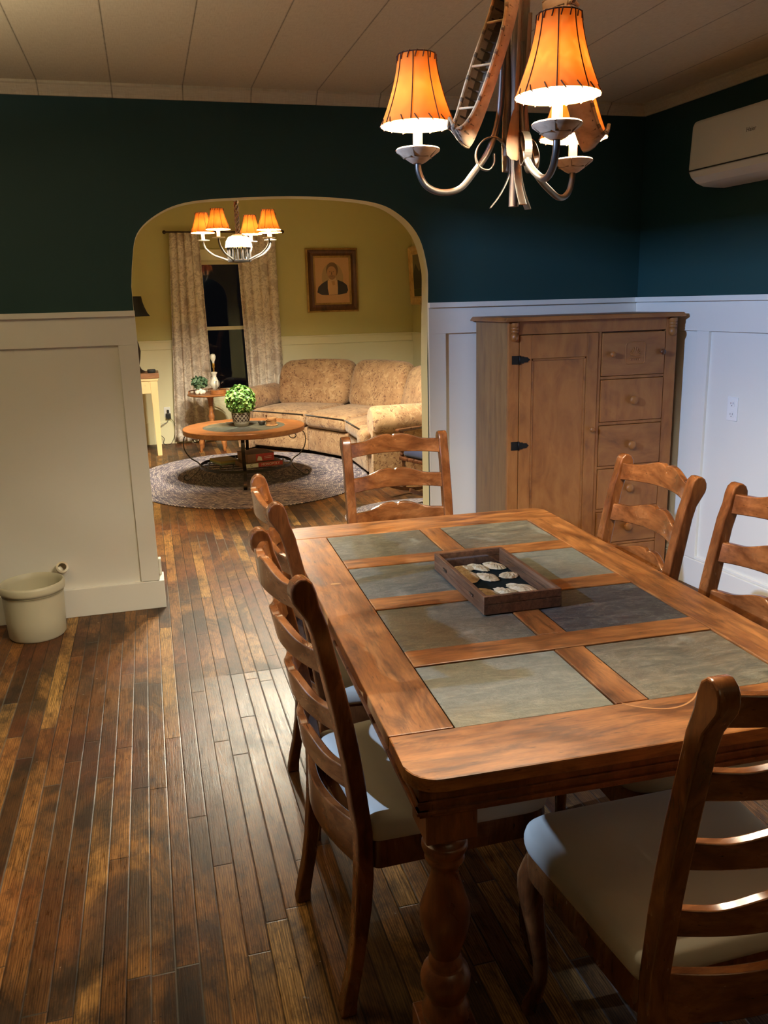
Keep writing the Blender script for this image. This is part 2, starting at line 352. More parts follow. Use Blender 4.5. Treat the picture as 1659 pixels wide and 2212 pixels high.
def glass_mat(name, rough=0., tint=(1, 1, 1), alpha=.92):
    """thin pane: clear, with real reflections (mix of transparent and glossy by fresnel)"""
    m = Mat(name); lw = m.n.new('ShaderNodeLayerWeight'); lw.inputs[0].default_value = .5
    fr = m.mth('ADD', .04, m.mth('MULTIPLY', .9, m.mth('POWER', lw.outputs['Facing'], 5.)))
    t = m.n.new('ShaderNodeBsdfTransparent'); t.inputs[0].default_value = tint+(1,)
    g = m.n.new('ShaderNodeBsdfGlossy'); g.inputs[1].default_value = rough
    mx = m.n.new('ShaderNodeMixShader'); m.t.links.new(fr, mx.inputs[0])
    m.t.links.new(t.outputs[0], mx.inputs[1]); m.t.links.new(g.outputs[0], mx.inputs[2]); m.t.links.new(mx.outputs[0], m.outn.inputs[0])
    return m.m
M['glass'] = glass_mat('clear_pane')
M['winglass'] = glass_mat('window_pane')
M['clearbulb'] = glass_mat('unlit_bulb_glass', .05, (.95, .95, .93))

# ------------------------------------------------------------------ mesh helper
class MB:
    def __init__(s): s.bm = bmesh.new()
    def v(s, p): return s.bm.verts.new(p)
    def f(s, vs, mi=0, smooth=False):
        try:
            fc = s.bm.faces.new(vs); fc.material_index = mi; fc.smooth = smooth; return fc
        except ValueError: return None
    def box(s, x0, x1, y0, y1, z0, z1, mi=0, mat=None):
        P = [(x0, y0, z0), (x1, y0, z0), (x1, y1, z0), (x0, y1, z0), (x0, y0, z1), (x1, y0, z1), (x1, y1, z1), (x0, y1, z1)]
        if mat is not None: P = [mat @ Vector(p) for p in P]
        V = [s.v(p) for p in P]
        for q in ((3, 2, 1, 0), (4, 5, 6, 7), (0, 1, 5, 4), (1, 2, 6, 5), (2, 3, 7, 6), (3, 0, 4, 7)): s.f([V[i] for i in q], mi)
        return s
    def hexa(s, b, t, mi=0):
        V = [s.v(p) for p in list(b)+list(t)]
        for q in ((3, 2, 1, 0), (4, 5, 6, 7), (0, 1, 5, 4), (1, 2, 6, 5), (2, 3, 7, 6), (3, 0, 4, 7)): s.f([V[i] for i in q], mi)
        return s
    def lathe(s, prof, n=24, c=(0, 0, 0), mi=0, mat=None, smooth=True, cap=True, a0=0.):
        """prof: [(r, z)] bottom to top or any order"""
        rings = []
        for r, z in prof:
            if r < 1e-6:
                p = Vector((0, 0, z)); rings.append([s.v((mat @ p if mat else p)+Vector(c))])
            else:
                R_ = []
                for i in range(n):
                    a = a0+2*pi*i/n; p = Vector((r*cos(a), r*sin(a), z)); R_.append(s.v((mat @ p if mat else p)+Vector(c)))
                rings.append(R_)
        for A, B in zip(rings, rings[1:]):
            for i in range(n):
                j = (i+1) % n
                if len(A) == 1 and len(B) == 1: continue
                if len(A) == 1: s.f([A[0], B[j], B[i]], mi, smooth)
                elif len(B) == 1: s.f([A[i], A[j], B[0]], mi, smooth)
                else: s.f([A[i], A[j], B[j], B[i]], mi, smooth)
        if cap:
            for R_, rev in ((rings[0], True), (rings[-1], False)):
                if len(R_) > 1: s.f(list(reversed(R_)) if rev else R_, mi)
        return s
    def loft(s, rings, mi=0, smooth=True, cap=True, closed=True):
        V = [[s.v(p) for p in r] for r in rings]
        n = len(V[0])
        for A, B in zip(V, V[1:]):
            for i in range(n if closed else n-1):
                j = (i+1) % n; s.f([A[i], A[j], B[j], B[i]], mi, smooth)
        if cap and closed: s.f(list(reversed(V[0])), mi); s.f(V[-1], mi)
        return s
    def tube(s, pts, r, n=8, mi=0, flat=None, cap=True, up=None):
        """round tube or, with flat=(w,h), a flat bar; r may be a list"""
        pts = [Vector(p) for p in pts]; rings = []; prev = None
        for i, p in enumerate(pts):
            t = (pts[min(i+1, len(pts)-1)]-pts[max(i-1, 0)]).normalized()
            if up is not None: a = Vector(up)
            else: a = prev if prev is not None else (Vector((0, 0, 1)) if abs(t.z) < .9 else Vector((1, 0, 0)))
            x = (a-a.dot(t)*t)
            if x.length < 1e-5: x = t.orthogonal()
            x.normalize(); y = t.cross(x); prev = x
            rr = r[i] if isinstance(r, (list, tuple)) else r
            if flat:
                w_, h_ = flat; w_ = w_*(rr if r else 1) ; h_ = h_
                rings.append([p+x*a_*w_/2+y*b_*h_/2 for a_, b_ in ((-1, -1), (1, -1), (1, 1), (-1, 1))])
            else: rings.append([p+(x*cos(2*pi*k/n)+y*sin(2*pi*k/n))*rr for k in range(n)])
        return s.loft(rings, mi, smooth=not flat, cap=cap)
    def prism(s, poly, d0, d1, axis='y', mi=0, smooth_sides=False):
        """poly in the plane across axis: axis y -> (x,z); x -> (y,z); z -> (x,y)"""
        def P(a, b, d): return {'y': (a, d, b), 'x': (d, a, b), 'z': (a, b, d)}[axis]
        A = [s.v(P(a, b, d0)) for a, b in poly]; B = [s.v(P(a, b, d1)) for a, b in poly]
        n = len(poly)
        s.f(A, mi); s.f(list(reversed(B)), mi)
        for i in range(n):
            j = (i+1) % n; s.f([A[j], A[i], B[i], B[j]], mi, smooth_sides)
        return s
    def sphere(s, c, r, nu=16, nv=10, sc=(1, 1, 1), mi=0):
        prof = [(max(0, r*sin(pi*k/nv)) if 0 < k < nv else 0, -r*cos(pi*k/nv)) for k in range(nv+1)]
        m = Matrix.Diagonal((*sc, 1)); return s.lathe(prof, nu, c, mi, m)
    def pillow(s, bot, top, rad=.05, puff=0., n=10, mi=0, puff_side=0.):
        """soft rounded block between two quads (4 points each, same order)"""
        b = [Vector(p) for p in bot]; t = [Vector(p) for p in top]
        lx = ((b[1]-b[0]).length+(b[2]-b[3]).length)/2; ly = ((b[3]-b[0]).length+(b[2]-b[1]).length)/2; lz = sum((t[i]-b[i]).length for i in range(4))/4
        def tri(x, y, z):
            u, v_, w_ = (x+1)/2, (y+1)/2, (z+1)/2
            f0 = b[0]*(1-u)*(1-v_)+b[1]*u*(1-v_)+b[2]*u*v_+b[3]*(1-u)*v_
            f1 = t[0]*(1-u)*(1-v_)+t[1]*u*(1-v_)+t[2]*u*v_+t[3]*(1-u)*v_
            return f0*(1-w_)+f1*w_
        hx, hy, hz = lx/2, ly/2, lz/2; r = min(rad, hx*.98, hy*.98, hz*.98)
        cache = {}
        def ver(x, y, z):
            k = (round(x, 4), round(y, 4), round(z, 4))
            if k in cache: return cache[k]
            p = Vector((x*hx, y*hy, z*hz)); q = Vector((max(-hx+r, min(hx-r, p.x)), max(-hy+r, min(hy-r, p.y)), max(-hz+r, min(hz-r, p.z))))
            d = p-q
            if d.length > 1e-9: p = q+d.normalized()*r
            pz = p.z/hz; ex = p.x/hx; ey = p.y/hy
            g = (1-ex*ex)*(1-ey*ey)
            o = tri(ex*(1+puff_side*(1-pz*pz)), ey*(1+puff_side*(1-pz*pz)), pz)
            nrm = (t[0]+t[2]-b[0]-b[2]).normalized()
            if pz > 0: o = o+nrm*puff*g*pz
            cache[k] = s.v(o); return cache[k]
        G = [-cos(pi*i/n) for i in range(n+1)]
        for ax in range(3):
            for sg in (-1, 1):
                for i in range(n):
                    for j in range(n):
                        q = []
                        for (a, c) in ((i, j), (i+1, j), (i+1, j+1), (i, j+1)):
                            co = [0, 0, 0]; co[ax] = sg; co[(ax+1) % 3] = G[a]; co[(ax+2) % 3] = G[c]; q.append(ver(*co))
                        if sg < 0: q.reverse()
                        s.f(q, mi, True)
        return s
    def build(s, name, mat, parent=None, loc=(0, 0, 0), bevel=0., seg=2, sharp=38, rot=None, solid=0., sub=0):
        me = bpy.data.meshes.new(name)
        bmesh.ops.recalc_face_normals(s.bm, faces=s.bm.faces)
        for e in s.bm.edges:
            if len(e.link_faces) == 2 and e.calc_face_angle(0) > radians(sharp): e.smooth = False
        s.bm.to_mesh(me); s.bm.free()
        for m in (mat if isinstance(mat, (list, tuple)) else [mat]): me.materials.append(m)
        o = bpy.data.objects.new(name, me); COL.objects.link(o); o.location = loc
        if rot: o.rotation_euler = rot
        if parent: o.parent = parent
        if solid:
            md = o.modifiers.new('thickness', 'SOLIDIFY'); md.thickness = solid; md.offset = 0
        if bevel:
            md = o.modifiers.new('bevel', 'BEVEL'); md.width = bevel; md.segments = seg; md.limit_method = 'ANGLE'; md.angle_limit = radians(40)
            md.harden_normals = False
        if sub:
            md = o.modifiers.new('smooth', 'SUBSURF'); md.levels = sub; md.render_levels = sub
        return o

def tag(o, label=None, cat=None, group=None, kind=None):
    if label: o['label'] = label
    if cat: o['category'] = cat
    if group: o['group'] = group
    if kind: o['kind'] = kind
    return o
def thing(name, label, cat, loc=(0, 0, 0), rz=0., group=None):
    o = bpy.data.objects.new(name, None); COL.objects.link(o); o.empty_display_size = .05
    o.location = loc; o.rotation_euler = (0, 0, rz)
    return tag(o, label, cat, group)
def struct(name, mb, mat, label=None, **k):
    o = mb.build(name, mat, **k); o['kind'] = 'structure'
    if label: o['label'] = label; o['category'] = name.split('_')[0]
    return o
def copy_tree(o, parent=None):
    c = o.copy(); COL.objects.link(c)
    if parent: c.parent = parent
    for ch in list(o.children):
        copy_tree(ch, c)
    return c
def arc(cx, cy, r, a0, a1, n):
    return [(cx+r*cos(radians(a0+(a1-a0)*i/n)), cy+r*sin(radians(a0+(a1-a0)*i/n))) for i in range(n+1)]
def smoothpts(P, n=6):
    P = [Vector(p) for p in P]; out = []
    for i in range(len(P)-1):
        a, b, c, d = P[max(i-1, 0)], P[i], P[i+1], P[min(i+2, len(P)-1)]
        for k in range(n):
            t = k/n
            out.append(.5*((2*b)+(c-a)*t+(2*a-5*b+4*c-d)*t*t+(3*b-a-3*c+d)*t**3))
    out.append(P[-1]); return out

# ================================================================== SETTING
YB, YT = 4.334, 4.444            # dining face and living-room face of the arch wall
XL, XR = -.044, 1.436            # arch opening
WZ, CZ, LRZ, YF = 1.508, 2.50, 2.80, 9.95
WA = .0552                       # the right wall is not quite square to the arch wall
RC = Vector((2.6867, YB, 0)); RD = Vector((sin(WA), -cos(WA), 0)); RN = Vector((-cos(WA), -sin(WA), 0))
XW, YR, LX0, LX1 = -1.45, -1.9, -2.2, 3.12
def rw(s_, n_, z): return RC+RD*s_+RN*n_+Vector((0, 0, z))
RM = Matrix.Translation(RC) @ Matrix((RD, RN, Vector((0, 0, 1)))).transposed().to_4x4()   # right wall frame: (along, out, up)
RF = Matrix.Translation(RC) @ Matrix((-RD, RN, Vector((0, 0, 1)))).transposed().to_4x4()

struct('floor', MB().box(-6, 4, -3, 10.3, -.05, 0), M['floor'], 'worn narrow strip plank floor, brown and orange, through both rooms')
struct('ceiling', MB().box(XW-.2, 3.2, YR-.2, YT, CZ, CZ+.06), M['ceiling'], 'beige tiled ceiling of the dining room with dark seams')
struct('ceiling_living_room', MB().box(LX0-.2, LX1+.2, YT, YF+.2, LRZ, LRZ+.06), M['lrceil'], 'pale ceiling of the living room beyond the arch')

def arch_profile():
    pts = [(XL, 0.), (XL-.004, 1.2), (XL-.004, 1.62), (XL+.012, 1.74), (.0, 1.86), (.095, 1.945), (.234, 2.0), (.454, 2.022), (.816, 2.032), (1.145, 2.008), (1.30, 1.945), (1.40, 1.835), (1.443, 1.68), (1.446, 1.58), (XR, 1.2), (XR, 0.)]
    mid = smoothpts([(a, b, 0) for a, b in pts[2:14]], 5)
    return [pts[0], pts[1]]+[(p.x, p.y) for p in mid]+[pts[14], pts[15]]
def arch_wall():
    mb = MB(); A = arch_profile(); H = 2.86; x0, x1 = -2.4, 3.4
    for y, mi in ((YB, 0), (YT, 1)):
        # left pier, right pier, and strips above the opening
        V = [mb.v((a, y, b)) for a, b in A]; T = [mb.v((min(max(a, XL-.004), XR+.01), y, H)) for a, b in A]
        L = [mb.v((x0, y, b)) for a, b in A[:3]]
        top = [i for i in range(2, len(A)-2)]
        for i in range(2, len(A)-3): mb.f([V[i], V[i+1], T[i+1], T[i]], mi)
        mb.f([mb.v((x0, y, 0)), V[0], V[1], V[2], T[2], mb.v((x0, y, H))], mi)
        n = len(A)-1
        mb.f([V[n], mb.v((x1, y, 0)), mb.v((x1, y, H)), T[n-2], V[n-2], V[n-1]], mi)
    F = [mb.v((a, YB, b)) for a, b in A]; B = [mb.v((a, YT, b)) for a, b in A]
    for i in range(len(A)-1): mb.f([F[i], F[i+1], B[i+1], B[i]], 2, True)
    bmesh.ops.remove_doubles(mb.bm, verts=mb.bm.verts, dist=1e-5)
    return mb
struct('wall_back', arch_wall(), [M['teal'], M['olive'], M['whitejamb']], 'dark teal wall with a wide rounded arch into the living room', sharp=30)
mb = MB().box(0, 6.6, -.12, 0, 0, 2.6, mat=RM); struct('wall_right', mb, M['teal'], 'dark teal right wall above white wainscot')
struct('wall_rear', MB().box(XW-.2, 3.4, YR-.12, YR, 0, 2.6), M['teal'])
mb = MB()
mb.box(XW-.03, XW, YR, 1.526, 0, 2.6).box(XW-.03, XW, 2.21, YB, 0, 2.6).box(XW-.03, XW, 1.526, 2.21, 2.31, 2.6).box(XW-.03, XW, 1.526, 2.21, 0, 1.77)  # unseen opening, sized to bound the beam of the cool light
struct('wall_left', mb, M['teal'])
# living room shell
mb = MB()
wx0, wx1, wz0, wz1 = .42, 1.30, .56, 2.02
mb.box(LX0, wx0, YF, YF+.14, 0, 2.86).box(wx1, LX1+.12, YF, YF+.14, 0, 2.86).box(wx0, wx1, YF, YF+.14, 0, wz0).box(wx0, wx1, YF, YF+.14, wz1, 2.86)
struct('wall_far', mb, M['olive'], 'olive green far wall of the living room')
struct('wall_living_right', MB().box(LX1, LX1+.12, YT, YF, 0, 2.86), M['olive'], 'olive green right wall of the living room')
struct('wall_living_left', MB().box(LX0-.12, LX0, YT, YF, 0, 2.86), M['olive'])

# ---- wainscot and trim of the dining room
def wains_back(name, x0, x1, stiles, label):
    mb = MB(); y = YB
    mb.box(x0, x1, y-.006, y, 0, WZ-.02)                                   # panel board
    mb.box(x0, x1, y-.022, y-.006, 1.347, WZ-.026)                         # top rail
    for a, b in stiles: mb.box(a, b, y-.022, y-.006, .15, 1.347)
    mb.box(x0, x1, y-.040, y, WZ-.026, WZ)                                 # cap
    return struct(name, mb, M['white'], label, bevel=.002)
wains_back('trim_1', XW, XL, [(-.135, XL), (-1.45, -1.35)], 'white flat panel wainscot left of the arch')
wains_back('trim_2', XR+.004, RC.x-.002, [(XR+.004, 1.535), (2.55, RC.x-.02)], 'white flat panel wainscot between arch and corner')
mb = MB()
mb.box(0.01, 6.2, 0, .006, 0, WZ-.02, mat=RM).box(.022, 6.2, .006, .022, 1.335, WZ-.026, mat=RM).box(0.03, 6.2, 0, .040, WZ-.026, WZ, mat=RM)
for a, b in ((.022, .12), (.30, .642), (1.55, 1.68), (2.6, 2.73), (3.7, 3.83)):
    if a != .30: mb.box(a, b, .006, .022, .15, 1.335, mat=RM)
mb.box(.55, .642, .006, .022, .15, 1.335, mat=RM)
struct('trim_3', mb, M['white'], 'white flat panel wainscot on the right wall', bevel=.002)
mb = MB().box(XW, XL+.022, YB-.026, YB, 0, .148).box(XL, XL+.022, YB, YT+.02, 0, .148).box(XL, XL+.014, YT-.03, YT+.01, .148, .235)
struct('baseboard_left', mb, M['white'], 'white baseboard left of the arch', bevel=.003)
struct('baseboard_back', MB().box(XR-.004, RC.x, YB-.026, YB, 0, .148), M['white'], 'white baseboard right of the arch', bevel=.003)
mb = MB().box(.03, 6.2, 0, .026, 0, .148, mat=RM).box(.03, 6.2, 0, .018, .148, .165, mat=RM)
struct('baseboard_right', mb, M['white'], 'white baseboard on the right wall', bevel=.004)
def crown_poly(): return [(0, 0), (0, .053), (.05, .053), (.05, .043), (.040, .038), (.028, .024), (.016, .012), (.012, 0)]
cp = [(YB-a, CZ-.053+b) for a, b in crown_poly()]
struct('trim_4', MB().prism(cp, XW, RC.x, 'x'), M['ceiling'], 'crown moulding above the arch wall')
mb = MB(); A = [rw(.0, a, CZ-.053+b) for a, b in crown_poly()]; B = [rw(6.2, a, CZ-.053+b) for a, b in crown_poly()]
mb.loft([A, B], smooth=False); struct('trim_5', mb, M['ceiling'], 'crown moulding on the right wall')
# ---- living room trim
def lr_trim(): 
    mb = MB(); y = YF
    for a, b in ((LX0, wx0-.11), (wx1+.11, LX1)):
        mb.box(a, b, y-.006, y, 0, 1.15).box(a, b, y-.02, y-.006, 1.066, 1.150).box(a, b, y-.034, y, 1.150, 1.166).box(a, b, y-.02, y, 0, .25)
    mb.box(wx0-.11, wx1+.11, y-.02, y, 0, wz0-.1)
    x = LX1
    mb.box(x-.006, x, YT, y, 0, 1.15).box(x-.02, x-.006, YT, y, 1.066, 1.150).box(x-.034, x, YT, y, 1.150, 1.166).box(x-.02, x, YT, y, 0, .25)
    return mb
struct('trim_6', lr_trim(), M['cream'], 'cream wainscot of the living room', bevel=.002)

def living_window():
    t = thing('window_1', 'dark double hung window between the floral curtains', 'window', (0, YF, 0)); t['kind'] = 'structure'
    mb = MB(); a, b, c, d = wx0, wx1, wz0, wz1
    mb.box(a-.1, a, -.025, .0, c-.1, d+.1).box(b, b+.1, -.025, 0, c-.1, d+.1).box(a-.1, b+.1, -.025, 0, d, d+.12).box(a-.12, b+.12, -.06, 0, c-.03, c)
    mb.box(a-.1, b+.1, -.02, 0, c-.1, c-.03)
    mb.build('window_casing', M['cream'], t, bevel=.003)
    mb = MB()
    mz = 1.28
    for (z0, z1, y0) in ((mz-.02, d, .05), (c, mz+.02, .02)):
        mb.box(a, a+.045, y0, y0+.03, z0, z1).box(b-.045, b, y0, y0+.03, z0, z1).box(a, b, y0, y0+.03, z1-.04, z1).box(a, b, y0, y0+.03, z0, z0+.04)
    mb.build('window_sash', M['cream'], t, bevel=.003)
    mb = MB(); 
    for (z0, z1, y0) in ((mz, d, .06), (c, mz, .03)):
        V = [mb.v(p) for p in ((a, y0, z0), (b, y0, z0), (b, y0, z1), (a, y0, z1))]; mb.f(V)
    mb.build('window_pane', M['winglass'], t)
living_window()

# ================================================================== DINING TABLE
TZ = .76; TW, TL = .962, 1.659; TH = -.0303; TX, TY = .3486, 1.1575
def dining_table():
    t = thing('dining_table', 'large wooden dining table with eight inset slate tiles', 'table', (TX, TY, 0), TH)
    bl, a, gx, bn, b, gy = .1256, .321, .0731, .1595, .2717, .0866
    xs = [bl, bl+a, bl+a+gx, bl+2*a+gx]; ys = [(bn+k*(b+gy), bn+k*(b+gy)+b) for k in range(4)]
    z0 = TZ-.026; g = .0016; R_ = .055
    def rounded_end(y_in, y_out):
        sg = 1 if y_out > y_in else -1
        p = [(0, y_in), (0, y_out-sg*R_)]+[(R_-R_*cos(radians(q)), y_out-sg*R_+sg*R_*sin(radians(q))) for q in range(0, 91, 15)]
        p += [(TW-R_+R_*sin(radians(q)), y_out-sg*R_+sg*R_*cos(radians(q))) for q in range(0, 91, 15)]+[(TW, y_in)]
        return p
    MB().prism(rounded_end(bn-g, 0.), z0, TZ, 'z').build('end_board', M['tableX'], t, bevel=.0035)
    MB().prism(rounded_end(ys[3][1]+g, TL), z0, TZ, 'z').build('end_board', M['tableX'], t, bevel=.0035)
    MB().box(0, bl-g, bn, ys[3][1], z0, TZ).build('side_board', M['tableY'], t, bevel=.0025)
    MB().box(xs[3]+g, TW, bn, ys[3][1], z0, TZ).build('side_board', M['tableY'], t, bevel=.0025)
    for k in range(3): MB().box(bl, xs[3], ys[k][1]+g, ys[k+1][0]-g, z0, TZ).build('cross_bar', M['tableX'], t, bevel=.0025)
    for k in range(4): MB().box(xs[1]+g, xs[2]-g, ys[k][0], ys[k][1], z0, TZ-.0003).build('short_bar', M['tableY'], t, bevel=.0025)
    mats = {(0, 3): 0, (1, 3): 2, (0, 2): 1, (1, 2): 4, (0, 1): 0, (1, 1): 3, (0, 0): 4, (1, 0): 2}
    for k in range(4):
        for c in (0, 1):
            x0 = xs[0] if c == 0 else xs[2]
            n = 14; mb = MB(); G = [[None]*(n+1) for _ in range(n+1)]
            for i in range(n+1):
                for j in range(n+1):
                    x = x0+.0016+(a-.0032)*i/n; y = ys[k][0]+.0016+(b-.0032)*j/n
                    e = min(i, j, n-i, n-j); h = mnoise.noise(Vector((x*9, y*9, c*5+k)))*.0012 if e else 0
                    G[i][j] = mb.v((x, y, TZ-.0018+h-(.001 if not e else 0)))
            for i in range(n):
                for j in range(n): mb.f([G[i][j], G[i+1][j], G[i+1][j+1], G[i][j+1]], 0, True)
            mb.box(x0+.002, x0+a-.002, ys[k][0]+.002, ys[k][1]-.002, z0, TZ-.006)
            mb.build('slate_tile', SL[mats[(c, k)]], t)
    kp = [(.066+.015*cos(radians(k*30)), 1.022+.0085*sin(radians(k*30))*(1+.3*cos(radians(k*60)))) for k in range(12)]
    MB().prism(kp, TZ-.001, TZ+.0003, 'z').build('knot_plug', wood('pale_knot', srgb(140, 92, 50), srgb(190, 142, 90), srgb(204, 158, 106), 1, 6., 6., .45, .4), t)
    P = [(.46+.18*q, .157-.045*sin(pi*min(1, q*1.12))**.8) for q in [k/20 for k in range(21)]]
    wm = [(x, y+.0022) for x, y in P]+[(x, y-.0022) for x, y in P[::-1]]
    MB().prism(wm, TZ-.001, TZ+.0003, 'z').build('wear_mark', plain('bare_wood', srgb(186, 128, 74), .5), t)
    # apron with two bead mouldings
    mb = MB(); i0 = .016
    for (d, za, zb) in ((0, .682, z0), (-.006, .690, .697), (-.004, .708, .714)):
        p = i0+d
        mb.box(p, TW-p, p, p+.022, za, zb).box(p, TW-p, TL-p-.022, TL-p, za, zb).box(p, p+.022, p, TL-p, za, zb).box(TW-p-.022, TW-p, p, TL-p, za, zb)
    mb.build('apron', M['tableleg'], t, bevel=.0015)
    prof = [(0, 0), (.038, 0), (.046, .012), (.043, .03), (.034, .045), (.030, .06)]
    # turned leg (radius, height), from the ball foot to the square block
    prof = [(.034, .0), (.044, .008), (.047, .03), (.042, .052), (.030, .066), (.028, .075)]
    up = [(.0345, .209), (.044, .222), (.0445, .238), (.040, .252), (.034, .264), (.0365, .272), (.0455, .288), (.047, .305), (.0425, .321), (.031, .333), (.0315, .345), (.0265, .356), (.031, .372), (.0415, .402), (.0465, .432), (.0455, .455), (.0355, .488), (.0255, .522), (.0252, .538), (.030, .547), (.0352, .555), (.0365, .561), (.0335, .566), (.038, .573), (.0415, .582), (.041, .591), (.032, .597), (.0285, .604), (.033, .612), (.037, .616)]
    for (lx, ly) in ((.078, .078), (TW-.078, .078), (.078, TL-.078), (TW-.078, TL-.078)):
        mb = MB().box(lx-.046, lx+.046, ly-.046, ly+.046, .616, z0)
        mb.lathe(up, 28, (lx, ly, 0))
        mb.box(lx-.052, lx+.052, ly-.052, ly+.052, .10, .209).lathe([(.036, .0), (.047, .012), (.049, .035), (.043, .06), (.034, .075), (.034, .082), (.044, .092), (.044, .10)], 28, (lx, ly, 0))
        mb.build('leg', M['tableleg'], t, bevel=.003)
    return t
dining_table()

# ---- glass topped display case and the flint points inside it
def display_case():
    t = thing('display_case', 'walnut display case with glass lid on the dining table', 'case', (.846, 2.010, TZ), -.015)
    hx, hy, h, w_ = .1035, .197, .048, .011
    def ring(x, y, a, b, w2):
        return MB().box(-x, x, -y, -y+w2, a, b).box(-x, x, y-w2, y, a, b).box(-x, -x+w2, -y+w2, y-w2, a, b).box(x-w2, x, -y+w2, y-w2, a, b)
    ring(hx, hy, 0.001, .0265, w_).build('box_body', M['casewood'], t, bevel=.0008)
    ring(hx, hy, .0272, h, w_).build('lid_frame', M['casewood'], t, bevel=.001)
    MB().box(-hx+w_, hx-w_, -hy+w_, hy-w_, .001, .006).build('felt_lining', M['felt'], t)
    mb = MB(); V = [mb.v(p) for p in ((-hx+.009, -hy+.009, .040), (hx-.009, -hy+.009, .040), (hx-.009, hy-.009, .040), (-hx+.009, hy-.009, .040))]; mb.f(V); mb.build('glass_lid', M['glass'], t)
    for y in (-.11, .10):
        mb = MB().box(-hx-.0012, -hx, y-.013, y+.013, .0225, .0310).tube([(-hx-.002, y-.013, .0268), (-hx-.002, y+.013, .0268)], .0014, 6)
        mb.build('hinge', M['bronze'], t)
    MB().box(hx-.001, hx+.002, -.012, .012, .018, .034).build('catch', M['brass'], t)
display_case()
def flint(x, y, L, W_, ang, label, seed, tip=.9, base=.55):
    L *= 1.14; W_ *= 1.12; rnd = random.Random(seed); mb = MB(); n = 26; out = []
    for i in range(n):
        a = 2*pi*i/n; u = cos(a); v = sin(a)
        wdt = W_/2*abs(v)**.9*(1-.35*max(0, u)*tip)*(1-.18*max(0, -u)*base)
        j = 1.12+rnd.uniform(-.09, .09)
        out.append((u*L/2*j, (1 if v >= 0 else -1)*wdt*j))
    lev = [(.82, 0), (1., .0035), (.86, .0065), (.52, .010), (.2, .0115)]
    rings = [[(p*s_+rnd.uniform(-.0006, .0006), q*s_+rnd.uniform(-.0006, .0006), z+(rnd.uniform(-.0012, .0012) if z > .004 else 0)) for p, q in out] for s_, z in lev]
    mb.loft(rings, smooth=False)
    o = mb.build('flint_point', M['stone'], None, (x, y, TZ+.0065), rot=(0, 0, radians(ang)), sharp=50)
    return tag(o, label, 'arrowhead', 'flint points in the display case')
for a in ((.808, 2.150, .072, .046, 20, 'broad tan flint blade in the far left corner of the glass case', 1),
          (.801, 2.080, .080, .054, 70, 'large speckled tan flint flake by the left side of the glass case', 2),
          (.858, 2.150, .064, .032, 115, 'narrow pale flint point in the middle of the far row', 3),
          (.905, 2.150, .066, .040, 112, 'pinkish white flint point in the far right corner of the glass case', 4),
          (.850, 2.062, .066, .042, 108, 'pointed white flint blade at the centre of the glass case', 5),
          (.912, 2.056, .046, .042, 20, 'small round white flint scraper at the right side of the glass case', 6),
          (.798, 1.938, .074, .042, 108, 'cream flint point in the near left corner of the glass case', 7),
          (.850, 1.928, .072, .042, 112, 'white flint point in the middle of the near row', 8),
          (.900, 1.945, .082, .046, 118, 'long white flint point in the near right corner of the glass case', 9)):
    flint(*a)

